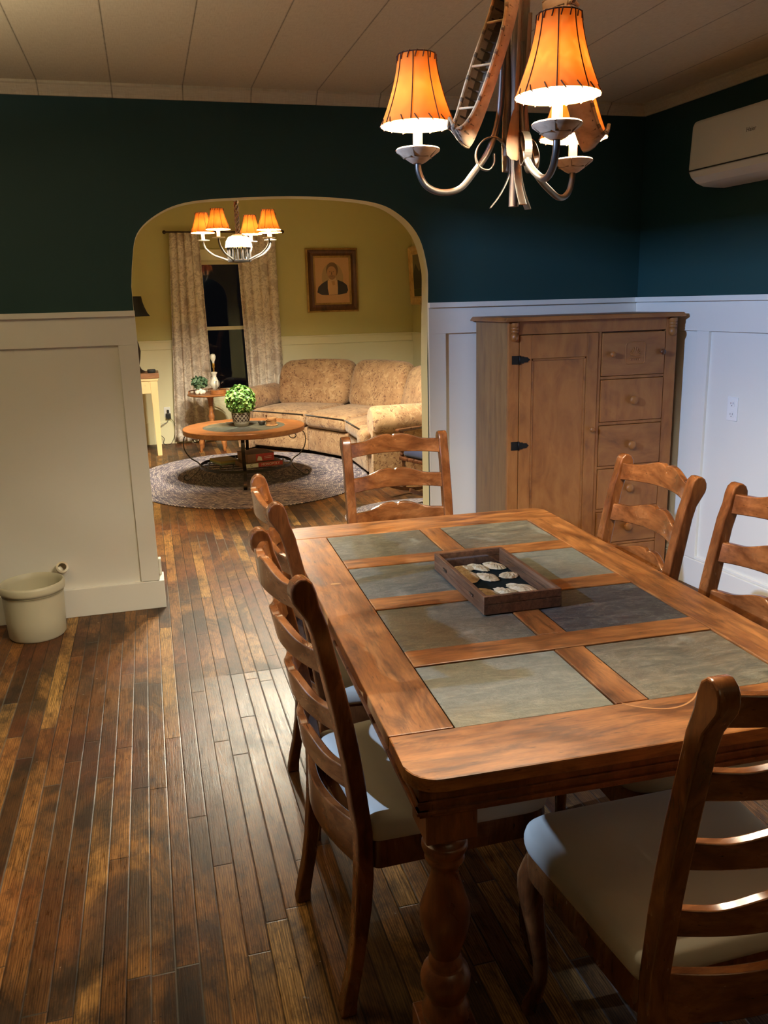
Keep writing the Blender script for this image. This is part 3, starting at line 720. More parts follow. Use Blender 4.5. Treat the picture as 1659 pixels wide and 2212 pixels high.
# ================================================================== CHAIRS
BACK = [(0, 0), (.012, .06), (.024, .11), (.036, .188), (.0455, .295), (.050, .38), (.0495, .449), (.038, .539), (.030, .608), (.021, .663), (.011, .721), (-.001, .787), (-.012, .843), (-.021, .891), (-.032, .928), (-.046, .950), (-.0575, .968)]
FRONT = [(.037, .0), (.0385, .03), (.050, .09), (.060, .141), (.079, .259), (.086, .337), (.0865, .442), (.078, .52), (.0735, .568), (.063, .643), (.051, .714), (.037, .787), (.022, .856), (.009, .917), (-.005, .958)]
def post_mid(z):
    def ip(L):
        for (a, b), (c, d) in zip(L, L[1:]):
            if b <= z <= d: return a+(c-a)*(z-b)/(d-b)
        return L[-1][0]
    return (ip(BACK)+ip(FRONT))/2
def make_chair(label):
    """u (x) runs forward from the rear feet, y is sideways"""
    t = thing('dining_chair', label, 'chair', group='ladder back dining chairs')
    scroll = [(-.0605, .980), (-.060, .993), (-.054, 1.006), (-.042, 1.015), (-.029, 1.014), (-.017, 1.004), (-.010, .985)]
    poly = BACK+scroll+FRONT[::-1]
    for sg in (-1, 1):
        a, b = (sg*.1780, sg*.2140)
        MB().prism(poly, min(a, b), max(a, b), 'y', smooth_sides=True).build('back_post', M['chair'], t, bevel=.0045, seg=3, sharp=48)
    for zb in (.932, .799, .666, .533):
        n = 48; hw = .181; th = .019; F = []; K = []
        for i in range(n+1):
            v = -hw+2*hw*i/n; q = abs(v)/hw
            rise = .5*(1+cos(pi*min(1, max(0, (q-.16)/.62))))
            zt = zb+.0545+.024*rise-.0085*max(0, 1-abs(v)/.016)**1.4
            zl = zb + .006*(1-q*q)
            bow = -.042*(1-q*q)
            def pt(z, d): return (post_mid(min(z, .95))+bow+d-.004, v, z)
            F.append((pt(zl, th/2), pt(zt, th/2), pt(zt, -th/2), pt(zl, -th/2)))
        MB().loft(F, smooth=True).build('slat', M['slat'], t, bevel=.003, sharp=50)
    # seat outline
    def outline(s_=1., r=.06):
        c = [(.082, -.214), (.082, .214), (.503, .250), (.503, -.250)]; rr = [.02, .02, .075, .075]; out = []
        cx = .29
        for i, p in enumerate(c):
            a = Vector(c[i-1]); b = Vector(p); d = Vector(c[(i+1) % 4]); R_ = rr[i]
            p0 = b+(a-b).normalized()*R_; p1 = b+(d-b).normalized()*R_
            for k in range(9):
                q = k/8; out.append((1-q)**2*p0+2*q*(1-q)*b+q*q*p1)
        o2 = []
        for p in out:
            x, y = p
            if x > .455: x += .010*(1-(y/.26)**2)
            o2.append((cx+(x-cx)*s_, y*s_))
        return o2
    lev = [(.965, .416), (.992, .419), (1.004, .430), (1.004, .443), (.990, .456), (.965, .462), (.90, .467), (.75, .472), (.5, .475), (.25, .476), (.05, .476)]
    MB().loft([[(x, y, z) for x, y in outline(s_)] for s_, z in lev]).build('seat', M['uph'], t, sharp=70)
    mb = MB(); O = outline(.985); I = outline(.90)
    zb = lambda x, y: .362-.010*abs(sin(x*14))*1.
    mb.loft([[(x, y, zb(x, y)) for x, y in I], [(x, y, zb(x, y)) for x, y in O], [(x, y, .395) for x, y in O], [(x, y, .416) for x, y in outline(.975)], [(x, y, .416) for x, y in I], [(x, y, zb(x, y)) for x, y in I]], smooth=True, cap=False)
    mb.build('seat_frame', M['chair'], t, sharp=40)
    # rear rail: tall, bowed, below the seat
    n = 24; F = []
    for i in range(n+1):
        v = -.181+.362*i/n; q = abs(v)/.181; bow = -.040*(1-q*q)
        zl = .352+.012*(1-q*q); x = .066+bow
        F.append(((x+.010, v, zl), (x+.010, v, .455), (x-.010, v, .455), (x-.010, v, zl)))
    MB().loft(F).build('rear_rail', M['slat'], t, bevel=.003, sharp=50)
    # cabriole front legs
    for sg in (-1, 1):
        d = Vector((.75, sg*.66)); c0 = Vector((.460, sg*.206)); R_ = []
        for z, o, h in ((.405, .000, .024), (.375, .008, .028), (.345, .018, .029), (.31, .022, .027), (.26, .016, .023), (.20, .006, .019), (.14, -.004, .016), (.09, -.004, .014), (.055, .004, .0145), (.03, .014, .016), (.012, .022, .017), (0, .022, .016)):
            c = c0+d*o
            R_.append([(c.x+h*math.copysign(abs(cos(a))**.7, cos(a)), c.y+h*math.copysign(abs(sin(a))**.7, sin(a)), z) for a in [2*pi*k/16 for k in range(16)]])
        MB().loft(R_).build('front_leg', M['chair'], t, sharp=60)
    return t
CH = [('ladder back chair left of the table, nearest the camera', (.262, 1.703), .075),
      ('ladder back chair left of the table, the farther one, toward the arch', (.326, 2.338), -.01),
      ('ladder back chair at the far end of the table in front of the arch', (.902, 3.115), -pi/2-.01),
      ('ladder back chair right of the table in front of the cabinet', (1.437, 2.218), pi-.02),
      ('ladder back chair right of the table cut by the photo edge', (1.472, 1.710), pi-.03),
      ('ladder back chair with cream seat in the foreground at the near end', (.898, .922), pi/2)]
proto = make_chair(CH[0][0])
for i, (lb, (x, y), a) in enumerate(CH):
    c = proto if i == 0 else copy_tree(proto)
    c['label'] = lb; c.location = (x, y, 0); c.rotation_euler = (0, 0, a)

# ================================================================== CHANDELIER OVER THE TABLE
def hide_shade(parent, c, r_bot, r_top, z0, z1, mat, seams, lace=True, n=32):
    """bell shaped laced hide shade; z0 bottom rim, z1 top rim"""
    prof = []
    for k in range(11):
        q = k/10; prof.append((r_top+(r_bot-r_top)*(1-q)**1.55, z0+(z1-z0)*q))
    mb = MB(); mb.lathe(prof, n, (c[0], c[1], 0), cap=False)
    sh = mb.build('lamp_shade', mat, parent)
    if lace:
        mb = MB()
        for i in range(seams):
            a = 2*pi*i/seams+.3
            mb.tube([(c[0]+(r+.0006)*cos(a), c[1]+(r+.0006)*sin(a), z) for r, z in prof], .0013*r_bot/.083, 5)
        m2 = seams*2
        for i in range(m2):
            a = 2*pi*i/m2
            for (zz, rr, dz, rad) in ((z1, r_top, -.013, .0014), (z0, r_bot, .011, .0013)):
                s_ = rad*r_bot/.083; r2 = rr+(.0015 if dz < 0 else -.0055)
                mb.tube([(c[0]+(rr-.002)*cos(a+.12), c[1]+(rr-.002)*sin(a+.12), zz+.002*(1 if dz < 0 else -1)), (c[0]+(rr+.0015)*cos(a+.08), c[1]+(rr+.0015)*sin(a+.08), zz), (c[0]+(r2+.001)*cos(a), c[1]+(r2+.001)*sin(a), zz+dz)], s_, 5)
        mb.tube([(c[0]+r_top*cos(2*pi*k/24), c[1]+r_top*sin(2*pi*k/24), z1) for k in range(25)], .0016*r_bot/.083, 5)
        mb.build('lacing', M['thread'], sh)
    return sh
def canoe(parent, p_top, p_bot, up, L=None, beam=.034, depth=.042, prow=.082):
    a, b = Vector(p_top), Vector(p_bot); d = (b-a); L = L or d.length; d.normalize()
    z = Vector(up); z = (z-z.dot(d)*d).normalized(); y = z.cross(d)
    R_ = Matrix((d, y, z)).transposed().to_4x4(); R_.translation = (a+b)/2
    def P(s_, t):
        q = abs(s_); bm_ = beam*max(0., 1-q**2.3)**.75+.0006
        g = depth+(prow-depth)*q**5; h = abs(t)**2.0
        x = s_*L/2*(1-.12*(1-h)**2.5*q**6-.30*h**1.3*q**8)
        yy = bm_*(1 if t > 0 else -1)*min(1., (abs(t)*1.25))**.8 if t else 0
        return R_ @ Vector((x, yy, g*h-depth*.5+.006*q**6*(1-h)))
    ns, nt = 36, 14
    mb = MB(); G = [[mb.v(P(-1+2*i/ns, -1+2*j/nt)) for j in range(nt+1)] for i in range(ns+1)]
    for i in range(ns):
        for j in range(nt): mb.f([G[i][j], G[i+1][j], G[i+1][j+1], G[i][j+1]], 0, True)
    hull = mb.build('canoe', M['bark'], parent, solid=.0022)
    mb = MB()
    for sg in (-1, 1): mb.tube([P(-1+2*i/ns, sg)+R_.to_3x3() @ Vector((0, 0, .001)) for i in range(ns+1)], .0036, 7)
    mb.build('gunwale', M['rail'], hull)
    for k in range(15):
        s_ = -.93+1.86*k/14
        for sg in (-1, 1):
            c = P(s_, sg); t_ = (P(s_+.02, sg)-P(s_-.02, sg)).normalized()
            if k % 2 == 0 or abs(s_) > .7: MB().tube([c-t_*.0045, c+t_*.0045], .0046, 8).build('lashing', M['lash'], hull)
    for sg in (-1, 1):
        MB().tube([P(sg, t/8) for t in range(0, 9)], .0026, 6).build('stem_binding', M['lash'], hull)
        for q in (1, -1): MB().tube([P(sg*.93, .98*q), P(sg*.80, .35*q)], .0022, 5).build('root_seam', M['lash'], hull)
    mb = MB()
    for s_ in (-.5, 0., .5): mb.tube([P(s_, -1), P(s_, 1)], .0026, 6)
    mb.build('thwart', M['rail'], hull)
    mb = MB()
    for k in range(15):
        s_ = -.8+1.6*k/14; mb.tube([P(s_, -1+2*j/nt)+(R_.to_3x3() @ Vector((0, 0, .0042))) for j in range(1, nt)], .0022, 5)
    mb.build('rib', M['canin'], hull)
    mb = MB(); G = [[mb.v(P(-.97+1.94*i/ns, (-.95+1.9*j/nt))+R_.to_3x3() @ Vector((0, 0, .0026))) for j in range(nt+1)] for i in range(ns+1)]
    for i in range(ns):
        for j in range(nt): mb.f([G[i][j], G[i+1][j], G[i+1][j+1], G[i][j+1]], 0, True)
    mb.build('lining', M['canin'], hull)
    return hull
def paddle(parent, tip, grip, face, wid=.022, bl=.11):
    a, b = Vector(tip), Vector(grip); d = (b-a); L = d.length; d.normalize(); f = Vector(face); f = (f-f.dot(d)*d).normalized(); x = d.cross(f)
    R_ = []
    for k in range(15):
        q = k/14*bl; w_ = wid*sin(pi*min(1, (k/14)**.62*.98+.02))**.6*(1-.3*k/14)+.004; t_ = .004 if k else .002
        R_.append([a+d*q+x*w_*u+f*t_*v for u, v in ((-1, 0), (-.5, -.6), (0, -1), (.5, -.6), (1, 0), (.5, .6), (0, 1), (-.5, .6))])
    mb = MB().loft(R_); mb.tube([a+d*(bl-.01), b], .0048, 8)
    return mb.build('paddle', M['paddle'], parent)
def dining_chandelier():
    cx, cy = .852, 1.91; t = thing('chandelier', 'rustic chandelier with birchbark canoes and orange hide shades above the table', 'chandelier', (cx, cy, CZ))
    def Lc(p): return Vector(p)-Vector((cx, cy, CZ))
    mb = MB(); 
    mb.lathe([(.060, -.0005), (.062, -.012), (.045, -.030), (.02, -.036)], 24); mb.build('ceiling_canopy', M['bronze'], t)
    for i, (dx, dy, r, z0, lean) in enumerate(((-.004, 0, .0115, 1.722, .010), (.020, .012, .013, 1.84, .006), (-.016, .016, .010, 1.80, -.004))):
        R_ = []
        for k in range(13):
            z = z0+(CZ-.02-z0)*k/12; rr = r*(1+.12*sin(k*1.7+i)); ox = dx+lean*(k/12)+.002*sin(k*2.1+i)
            R_.append([(ox+rr*cos(2*pi*q/10), dy+rr*sin(2*pi*q/10), z-CZ) for q in range(10)])
        MB().loft(R_).build('pole', M['pole'], t)
    lamps = [(-.218, .052), (-.028, -.261), (.223, .150)]
    for (lx, ly) in lamps:
        r0 = sqrt(lx*lx+ly*ly); ux, uy = lx/r0, ly/r0
        Q = lambda r, z: (ux*r, uy*r, z-CZ)
        P = smoothpts([Q(r0, 1.822), Q(r0-.002, 1.80), Q(r0-.018, 1.772), Q(r0-.052, 1.757), Q(r0-.095, 1.764), Q(.095, 1.80), Q(.062, 1.845), Q(.040, 1.91), Q(.033, 1.99), Q(.031, 2.06)], 6)
        MB().tube(P, .0075, 10).build('arm', M['steel'], t)
        P = smoothpts([Q(.058, 1.720), Q(.033, 1.752), Q(.014, 1.795), Q(.017, 1.838), Q(.041, 1.870), Q(.072, 1.868), Q(.091, 1.842), Q(.085, 1.812), Q(.063, 1.803), Q(.050, 1.818), Q(.050, 1.838)], 6)
        MB().tube(P, 0, flat=(.017, .003), up=(-uy, ux, 0)).build('scroll_band', M['steel'], t, bevel=.0008)
        cup = MB().lathe([(.012, 1.820-CZ), (.018, 1.823-CZ), (.049, 1.845-CZ), (.0505, 1.849-CZ), (.048, 1.852-CZ), (.02, 1.846-CZ), (.010, 1.846-CZ)], 28, (lx, ly, 0)).build('drip_cup', M['bark'], t)
        mb = MB()
        for k in range(5):
            a = 2*pi*k/5+.4; mb.tube([(lx+.051*cos(a), ly+.051*sin(a), 1.849-CZ), (lx+.0335*cos(a), ly+.0335*sin(a), 1.8325-CZ), (lx+.0335*cos(a+1.0), ly+.0335*sin(a+1.0), 1.8325-CZ)], .0015, 5)
        mb.build('lacing', M['lash'], cup)
        MB().lathe([(.011, 1.846-CZ), (.0105, 1.915-CZ), (.004, 1.918-CZ)], 16, (lx, ly, 0)).build('candle_sleeve', M['candle'], t)
        lit_bulb(t, (lx, ly, 1.948-CZ), BULB_W)
        hide_shade(t, (lx, ly), .084, .0425, 1.900-CZ, 2.045-CZ, M['shade'], 8)
    canoe(t, Lc((.818, 1.835, 2.160)), Lc((.694, 1.845, 1.822)), (-.92, -.34, .33), prow=.078)
    canoe(t, Lc((.897, 1.86, 2.160)), Lc((1.030, 1.88, 1.826)), (.92, -.20, .36), prow=.078)
    paddle(t, Lc((.826, 1.86, 1.815)), Lc((.850, 1.885, 2.16)), (.3, -1, .1))
    paddle(t, Lc((.858, 1.88, 1.845)), Lc((.872, 1.885, 2.12)), (.9, -.5, 0), .020)
dining_chandelier()

# ================================================================== CABINET
def cabinet():
    x0, x1, yf, yb, H = 1.697, 2.634, 3.86, YB-.045, 1.408
    t = thing('cabinet', 'honey pine wardrobe with one door and a column of drawers in the corner', 'cabinet', (x0, yf, 0))
    W_ = x1-x0; D = yb-yf
    # carcass
    for xs_ in (0, W_-.02): MB().box(xs_, xs_+.02, .02, D, .0, H).build('side_panel', M['pineS'], t, bevel=.002)
    mb = MB().box(.02, W_-.02, D-.012, D, .06, H).box(.02, W_-.02, .03, D-.012, .06, .08)
    mb.box(0, .056, 0, .02, 0, H).box(W_-.066, W_, 0, .02, 0, H).box(.488, .506, .002, .02, .07, 1.345)
    mb.box(.056, W_-.066, 0, .02, 1.345, H).box(.056, W_-.066, .004, .02, .05, .085)
    dz = [(1.121, 1.340), (.887, 1.106), (.656, .871), (.426, .642), (.236, .411), (.096, .222)]
    for (a, b), (c, d) in zip(dz, dz[1:]): mb.box(.506, W_-.066, .002, .02, d, a)
    mb.box(.07, W_-.07, .03, D-.02, .08, H-.02)
    mb.build('face_frame', M['pine'], t, bevel=.002)
    mb = MB(); p = [(-.030, H), (-.030, H+.006), (-.022, H+.016), (-.016, H+.022), (W_+.016, H+.022), (W_+.022, H+.016), (W_+.030, H+.006), (W_+.030, H)]
    mb.prism(p, -.03, D+.012, 'y'); mb.build('top_board', M['pineD'], t, bevel=.004, seg=3)
    # door: frame and recessed panel
    a, b, c, d = .059, .485, .09, 1.342; s_ = .062
    mb = MB().box(a, a+s_, -.004, .016, c, d).box(b-s_, b, -.004, .016, c, d)
    mb.box(a+s_, b-s_, -.004, .016, d-.115, d).box(a+s_, b-s_, -.004, .016, c, c+.11)
    door = mb.build('door', M['pine'], t, bevel=.002)
    MB().box(a+s_-.005, b-s_+.005, .004, .012, c+.1, d-.11).build('door_panel', M['pine'], door)
    mb = MB()
    x_0, x_1, z_0, z_1 = a+s_, b-s_, c+.11, d-.115
    for (q0, q1, q2, q3) in ((x_0, x_0+.012, z_0, z_1), (x_1-.012, x_1, z_0, z_1), (x_0, x_1, z_1-.012, z_1), (x_0, x_1, z_0, z_0+.012)): mb.box(q0, q1, -.001, .008, q2, q3)
    mb.build('panel_moulding', M['pineD'], door, bevel=.003)
    def knob(par, x, z, r, m='pine'):
        mt = Matrix.Rotation(pi/2, 4, 'X')
        MB().lathe([(r*.45, -.0), (r*.42, .008), (r*.55, .012), (r*.95, .018), (r, .024), (r*.85, .030), (r*.4, .033), (0, .0335)], 20, (x, -.004, z), mat=mt).build('knob', M[m], par, sharp=60)
    knob(door, b-.030, .859, .014)
    for z in (1.224, .798, .35):
        mb = MB().box(.018, .056, -.004, .0, z-.021, z+.021).box(.060, .079, -.008, -.004, z-.017, z+.017)
        mb.prism([(.079, z-.013), (.100, z-.012), (.106, z), (.100, z+.012), (.079, z+.013)], -.008, -.004, 'y').tube([(.0575, -.007, z-.022), (.0575, -.007, z+.022)], .0042, 8)
        mb.prism([(.104, z-.006), (.112, z), (.104, z+.006)], -.008, -.004, 'y')
        mb.build('hinge', M['blackhinge'], door)
    for i, (za, zb) in enumerate(dz):
        dr = MB().box(.509, W_-.069, -.004, .016, za+.002, zb-.002).build('drawer', M['pine' if i % 2 else 'pineD'], t, bevel=.004)
        MB().box(.512, W_-.072, .016, .30, za+.012, zb-.02).build('drawer_box', M['pineS'], dr)
        zc = (za+zb)/2; xc = (.509+W_-.069)/2
        if i == 0:
            knob(dr, .557, 1.232, .015); knob(dr, .843, 1.235, .015, 'turned')
            # carved emblem: rounded tablet with a fan shaped crest
            mb = MB(); X0, X1, Z0, Z1 = .642, .752, 1.178, 1.288; r = .016; pts = []
            for (cx, cz, a0) in ((X1-r, Z0+r, -90), (X1-r, Z1-r, 0), (X0+r, Z1-r, 90), (X0+r, Z0+r, 180)): pts += [(cx, -.006, cz, a0)]
            loop = []
            for cx, _, cz, a0 in pts: loop += [(cx+r*cos(radians(a0+k*18)), -.0045, cz+r*sin(radians(a0+k*18))) for k in range(6)]
            loop.append(loop[0]); mb.tube(loop, .0024, 6)
            for k in range(9):
                a_ = radians(18+k*18); L_ = .042-.004*abs(k-4)*.6
                q = (.697, -.0045, 1.218); e = (.697+L_*cos(a_), -.0045, 1.218+L_*sin(a_)*1.1)
                mb.tube([q, ((q[0]+e[0])/2, -.006, (q[2]+e[2])/2), e], [.002, .0045, .003], 6)
            for k in range(5): mb.tube([(.672+k*.0125, -.0055, 1.205), (.672+k*.0125, -.005, 1.196)], .0032, 6)
            mb.tube([(.662, -.005, 1.211), (.697, -.006, 1.208), (.732, -.005, 1.211)], .0024, 6)
            mb.build('carved_emblem', M['pine'], dr)
        else: knob(dr, xc, zc, .023)
    # split turned drops at the two front corners
    for x in (.030, W_-.030):
        pr = [(.004, 0), (.014, .006), (.020, .020), (.017, .034), (.011, .040), (.018, .046), (.018, .052), (.014, .056), (.019, .060), (.019, .066), (.016, .070), (.020, .076), (.021, .090), (.004, .094)]
        MB().lathe(pr, 20, (x, -.004, 1.312)).build('turned_drop', M['pine'], t, sharp=60)
cabinet()

# ================================================================== SMALL THINGS OF THE DINING ROOM
def crock():

    t = thing('stoneware_crock', 'pale stoneware crock standing on the floor under the pipe stub', 'crock', (-.630, 4.128, 0))
    pr = [(.122, .002), (.130, .012), (.1345, .10), (.138, .205), (.139, .226), (.1465, .230), (.1485, .240), (.1485, .260), (.145, .268), (.140, .270), (.134, .262), (.131, .24), (.128, .10), (.122, .03), (0, .024)]

    mb = MB(); mb.lathe(pr, 48); mb.build('crock_body', M['crock'], t, sharp=70)
    MB().lathe([(.1398, .216), (.1402, .218), (.1405, .222), (.1400, .224)], 48, cap=False).build('rim_line', plain('crock_rim_line', srgb(150, 140, 112), .5), t)
crock()
def pipe_stub():
    t = thing('pipe_stub', 'short capped pipe stub sticking out of the white panel above the crock', 'pipe', (-.514, YB-.006, .252))
    mt = Matrix.Rotation(radians(90), 4, 'X') 
    MB().lathe([(.036, .0), (.037, .004), (.028, .008)], 20, mat=mt).build('wall_flange', M['white'], t)
    mt2 = Matrix.Rotation(radians(62), 4, 'X') @ Matrix.Rotation(radians(10), 4, 'Y')
    MB().lathe([(.023, .0), (.023, .046), (.029, .048), (.029, .070), (.0195, .072), (.0195, .02), (0, .018)], 18, mat=mt2).build('pipe_end', plain('painted_metal', srgb(196, 184, 160), .4, .3), t, sharp=50)
pipe_stub()
def text_mesh(txt, name, size, mat, parent, M4, depth=.0006):
    cu = bpy.data.curves.new(name, 'FONT'); cu.body = txt; cu.size = size; cu.extrude = depth; cu.align_x = 'CENTER'; cu.align_y = 'CENTER'
    o = bpy.data.objects.new(name+'_curve', cu); COL.objects.link(o)
    dg = bpy.context.evaluated_depsgraph_get(); me = bpy.data.meshes.new_from_object(o.evaluated_get(dg))
    bpy.data.objects.remove(o); bpy.data.curves.remove(cu)
    me.transform(M4); me.materials.clear(); me.materials.append(mat)
    ob = bpy.data.objects.new(name, me); COL.objects.link(ob); ob.parent = parent
    return ob
def on_right_wall(name, label, cat, s_, z):
    t = thing(name, label, cat); t.matrix_world = RF @ Matrix.Translation((-s_, .002, z)); return t
def aircon():
    t = on_right_wall('air_conditioner', 'white wall mounted split air conditioner high on the teal wall', 'air conditioner', .625+.86, 2.005)
    L = .86
    pr = [(0, .292), (.165, .290), (.178, .285), (.186, .270), (.196, .080), (.192, .060), (.180, .040), (.150, .018), (.110, .004), (.04, 0), (0, 0)]
    mb = MB(); R_ = []
    for x, s_ in ((0, .90), (.006, .955), (.016, .985), (.032, 1.), (L-.032, 1.), (L-.016, .985), (L-.006, .955), (L, .90)):
        R_.append([(x, max(.0, a*s_) if a else 0, .146+(b-.146)*s_) for a, b in pr])
    mb.loft(R_, smooth=True); mb.build('casing', M['plastic'], t, sharp=55)
    V = MB(); V.hexa([(.012, .1925, .068), (L-.012, .1925, .068), (L-.012, .1975, .069), (.012, .1975, .069)], [(.012, .1925, .0735), (L-.012, .1925, .0735), (L-.012, .1975, .0735), (.012, .1975, .0735)])
    V.build('panel_gap', M['plasticD'], t)
    mb = MB(); pl = [(.194, .066), (.1965, .064), (.186, .040), (.152, .014), (.150, .018), (.182, .043)]
    mb.loft([[(x, a, b) for a, b in pl] for x in (.03, L-.03)], smooth=False); mb.build('air_flap', M['plastic'], t)
    return t
ac = aircon()
def lettering(txt, size, mat, parent, origin, xdir, zdir, name='lettering'):
    x = Vector(xdir).normalized(); u = Vector(zdir).normalized(); n = x.cross(u)
    m = Matrix((x, u, n)).transposed().to_4x4(); m.translation = Vector(origin)
    return text_mesh(txt, name, size, mat, parent, m)
lettering('Haier', .026, plain('grey_logo', srgb(96, 92, 92), .4), ac, (.455, .1905, .186), (-1, 0, 0), (0, -.05, 1))
def outlet(t, frame=None):
    mb = MB().box(-.036, .036, 0, .006, -.058, .058); mb.build('cover_plate', M['plastic'], t, bevel=.003)
    for z in (-.026, .026):
        s_ = MB().prism([(-.0165+.033*.0, z-.011), (-.010, z-.0165), (.010, z-.0165), (.0165, z-.011), (.0165, z+.011), (.010, z+.0165), (-.010, z+.0165), (-.0165, z+.011)], .006, .0085, 'y').build('socket', M['plastic'], t, bevel=.001)
        MB().box(-.009, -.0065, .0084, .009, z-.003, z+.007).box(.0065, .009, .0084, .009, z-.003, z+.006).box(-.002, .002, .0084, .009, z-.012, z-.007).build('slot', M['plasticD'], s_)
t = on_right_wall('wall_outlet', 'white double outlet on the white panel of the right wall', 'outlet', .832, .968); t.matrix_world = RF @ Matrix.Translation((-.832, .006, .968)); outlet(t)

# ================================================================== LIVING ROOM
def rug(name, label, c, ax, ay, n=160, z=.012):
    mb = MB(); rings = []
    for s_, zz in ((1, .001), (1.004, .006), (.995, z), (.97, z+.001), (.6, z+.001), (.2, z+.001), (.004, z+.001)):
        rings.append([(ax*s_*cos(2*pi*k/n), ay*s_*sin(2*pi*k/n), zz) for k in range(n)])
    mb.loft(rings); o = mb.build(name, rug_mat(ax, ay), None, c); return tag(o, label, 'rug')
rug('braided_rug', 'large oval grey braided rug under the coffee table', (.80, 7.63, 0), 1.06, 1.29)
rug('braided_rug', 'small grey braided rug in front of the rocking chair', (1.83, 5.72, 0), .56, .46)

def coffee_table():
    cx, cy, H, R_ = .765, 7.50, .485, .535
    t = thing('coffee_table', 'round wood and slate coffee table on scrolled iron legs', 'table', (cx, cy, .013), radians(-8)); H -= .013
    pr = [(.36, H-.002), (.362, H), (R_-.004, H), (R_, H-.004), (R_, H-.040), (R_-.006, H-.046), (.30, H-.046), (.30, H-.006), (.36, H-.006)]
    MB().lathe(pr, 72, cap=False).build('table_rim', M['lroak'], t, sharp=30)
    for k in range(6):
        a0, a1 = 2*pi*k/6+.006, 2*pi*(k+1)/6-.006; mb = MB()
        ring = [(.359*cos(a0+(a1-a0)*i/12), .359*sin(a0+(a1-a0)*i/12)) for i in range(13)]
        mb.prism([(.004*cos((a0+a1)/2), .004*sin((a0+a1)/2))]+ring, H-.02, H-.0015, 'z'); mb.build('slate_wedge', SL[(0, 3, 2, 1, 3, 0)[k]], t)
    for k in range(4):
        a = -pi/2+k*pi/2; Q = lambda r, z: (r*cos(a), r*sin(a), z)
        pts = [Q(.40, H-.095), (Q(.415, H-.115)), Q(.445, H-.112), Q(.455, H-.085), Q(.43, H-.062), Q(.405, H-.075)][::-1]
        main = smoothpts([Q(.405, H-.062), Q(.49, H-.050), Q(.535, H-.10), Q(.530, H-.19), Q(.485, H-.265), Q(.425, .165), Q(.405, .128), Q(.425, .088), Q(.475, .045), Q(.515, .014), Q(.545, .012), Q(.556, .035), Q(.540, .055), Q(.520, .045)], 6)
        mb = MB().tube(main, 0, flat=(.030, .007), up=(-sin(a), cos(a), 0))
        mb.tube(smoothpts([Q(.49, H-.052), Q(.43, H-.056), Q(.395, H-.085), Q(.405, H-.120), Q(.440, H-.125), Q(.455, H-.100), Q(.437, H-.083)], 5), 0, flat=(.024, .006), up=(-sin(a), cos(a), 0))
        mb.build('iron_leg', M['iron'], t, bevel=.001)
    mb = MB().tube([(.405*cos(2*pi*k/64), .405*sin(2*pi*k/64), .135) for k in range(65)], 0, flat=(.024, .007), up=(0, 0, 1), cap=False)
    mb.build('shelf_ring', M['iron'], t)
    mb = MB()
    for k in range(-3, 4):
        x = k*.11; h = sqrt(max(0, .40**2-x*x)); mb.tube([(x, -h, .135), (x, h, .135)], 0, flat=(.012, .006), up=(1, 0, 0)); mb.tube([(-h, x, .130), (h, x, .130)], 0, flat=(.012, .006), up=(0, 1, 0))
    mb.build('shelf_grid', M['iron'], t)
coffee_table()
def box_game(name, label, c, sx, sy, h, rz, mats, group='board games under the coffee table'):
    t = thing(name, label, 'board game', c, rz, group)
    MB().box(-sx/2, sx/2, -sy/2, sy/2, h*.45, h).build('box_lid', mats[0], t, bevel=.0015)
    MB().box(-sx/2+.002, sx/2-.002, -sy/2+.002, sy/2-.002, 0, h*.45).build('box_base', mats[1], t, bevel=.001)
    return t
RED = plain('red_game_card', srgb(176, 44, 36), .5); CARDW = plain('white_card', srgb(222, 214, 196), .55); YEL = plain('yellow_game_card', srgb(196, 168, 92), .55); BRN = plain('brown_game_card', srgb(122, 84, 60), .55)
zs = .013+.139
gy = box_game('board_game', 'flat yellow and green game box sticking out at the left of the shelf', (.580, 7.60, zs), .18, .24, .034, radians(20), (YEL, plain('green_card', srgb(150, 160, 120), .55)))
gm = box_game('board_game', 'flat red and white game box with white lettering at the bottom of the pile', (.875, 7.36, zs), .40, .26, .040, radians(8), (RED, CARDW)) if False else None
def monopoly():
    t = thing('board_game', 'flat game box with white letters on a red side, lowest of the pile', 'board game', (.862, 7.368, zs), radians(12), 'board games under the coffee table')
    sx, sy, h = .36, .24, .040
    MB().box(-sx/2, sx/2, -sy/2, sy/2, 0, h).build('game_box', BRN, t, bevel=.001)
    MB().box(-.045, sx/2-.004, -sy/2-.0008, -sy/2, .003, h-.003).build('red_label', RED, t)
    MB().box(-sx/2+.006, -.048, -sy/2-.0008, -sy/2, .003, h-.003).build('white_label', CARDW, t)
    lettering('MONOPOLY', .030, CARDW, t, (.065, -sy/2-.0012, .020), (1, 0, 0), (0, 0, 1))
    lettering('C', .032, plain('grey_print', srgb(90, 84, 78), .6), t, (-.11, -sy/2-.0012, .020), (1, 0, 0), (0, 0, 1), 'printed_mark')
monopoly()
def red_game():
    t = thing('board_game', 'thick red game box lying on top of the pile on the shelf', 'board game', (.842, 7.415, zs+.0405), radians(14), 'board games under the coffee table')
    sx, sy, h = .25, .25, .072
    MB().box(-sx/2, sx/2, -sy/2, sy/2, 0, h).build('game_box', BRN, t, bevel=.0015)
    MB().box(-sx/2+.08, sx/2-.002, -sy/2-.0008, -sy/2, .004, h-.004).build('red_label', RED, t)
    mb = MB(); mb.prism([(-.035, .012), (.012, .008), (.006, .040), (-.02, .052), (-.03, .032)], -sy/2-.0016, -sy/2-.0009, 'y'); mb.build('printed_figure', CARDW, t)
    mb = MB()
    for k in range(2): mb.box(.03, .10, -sy/2-.0016, -sy/2-.0009, .040-k*.014, .043-k*.014)
    mb.build('printed_lines', CARDW, t)
red_game()

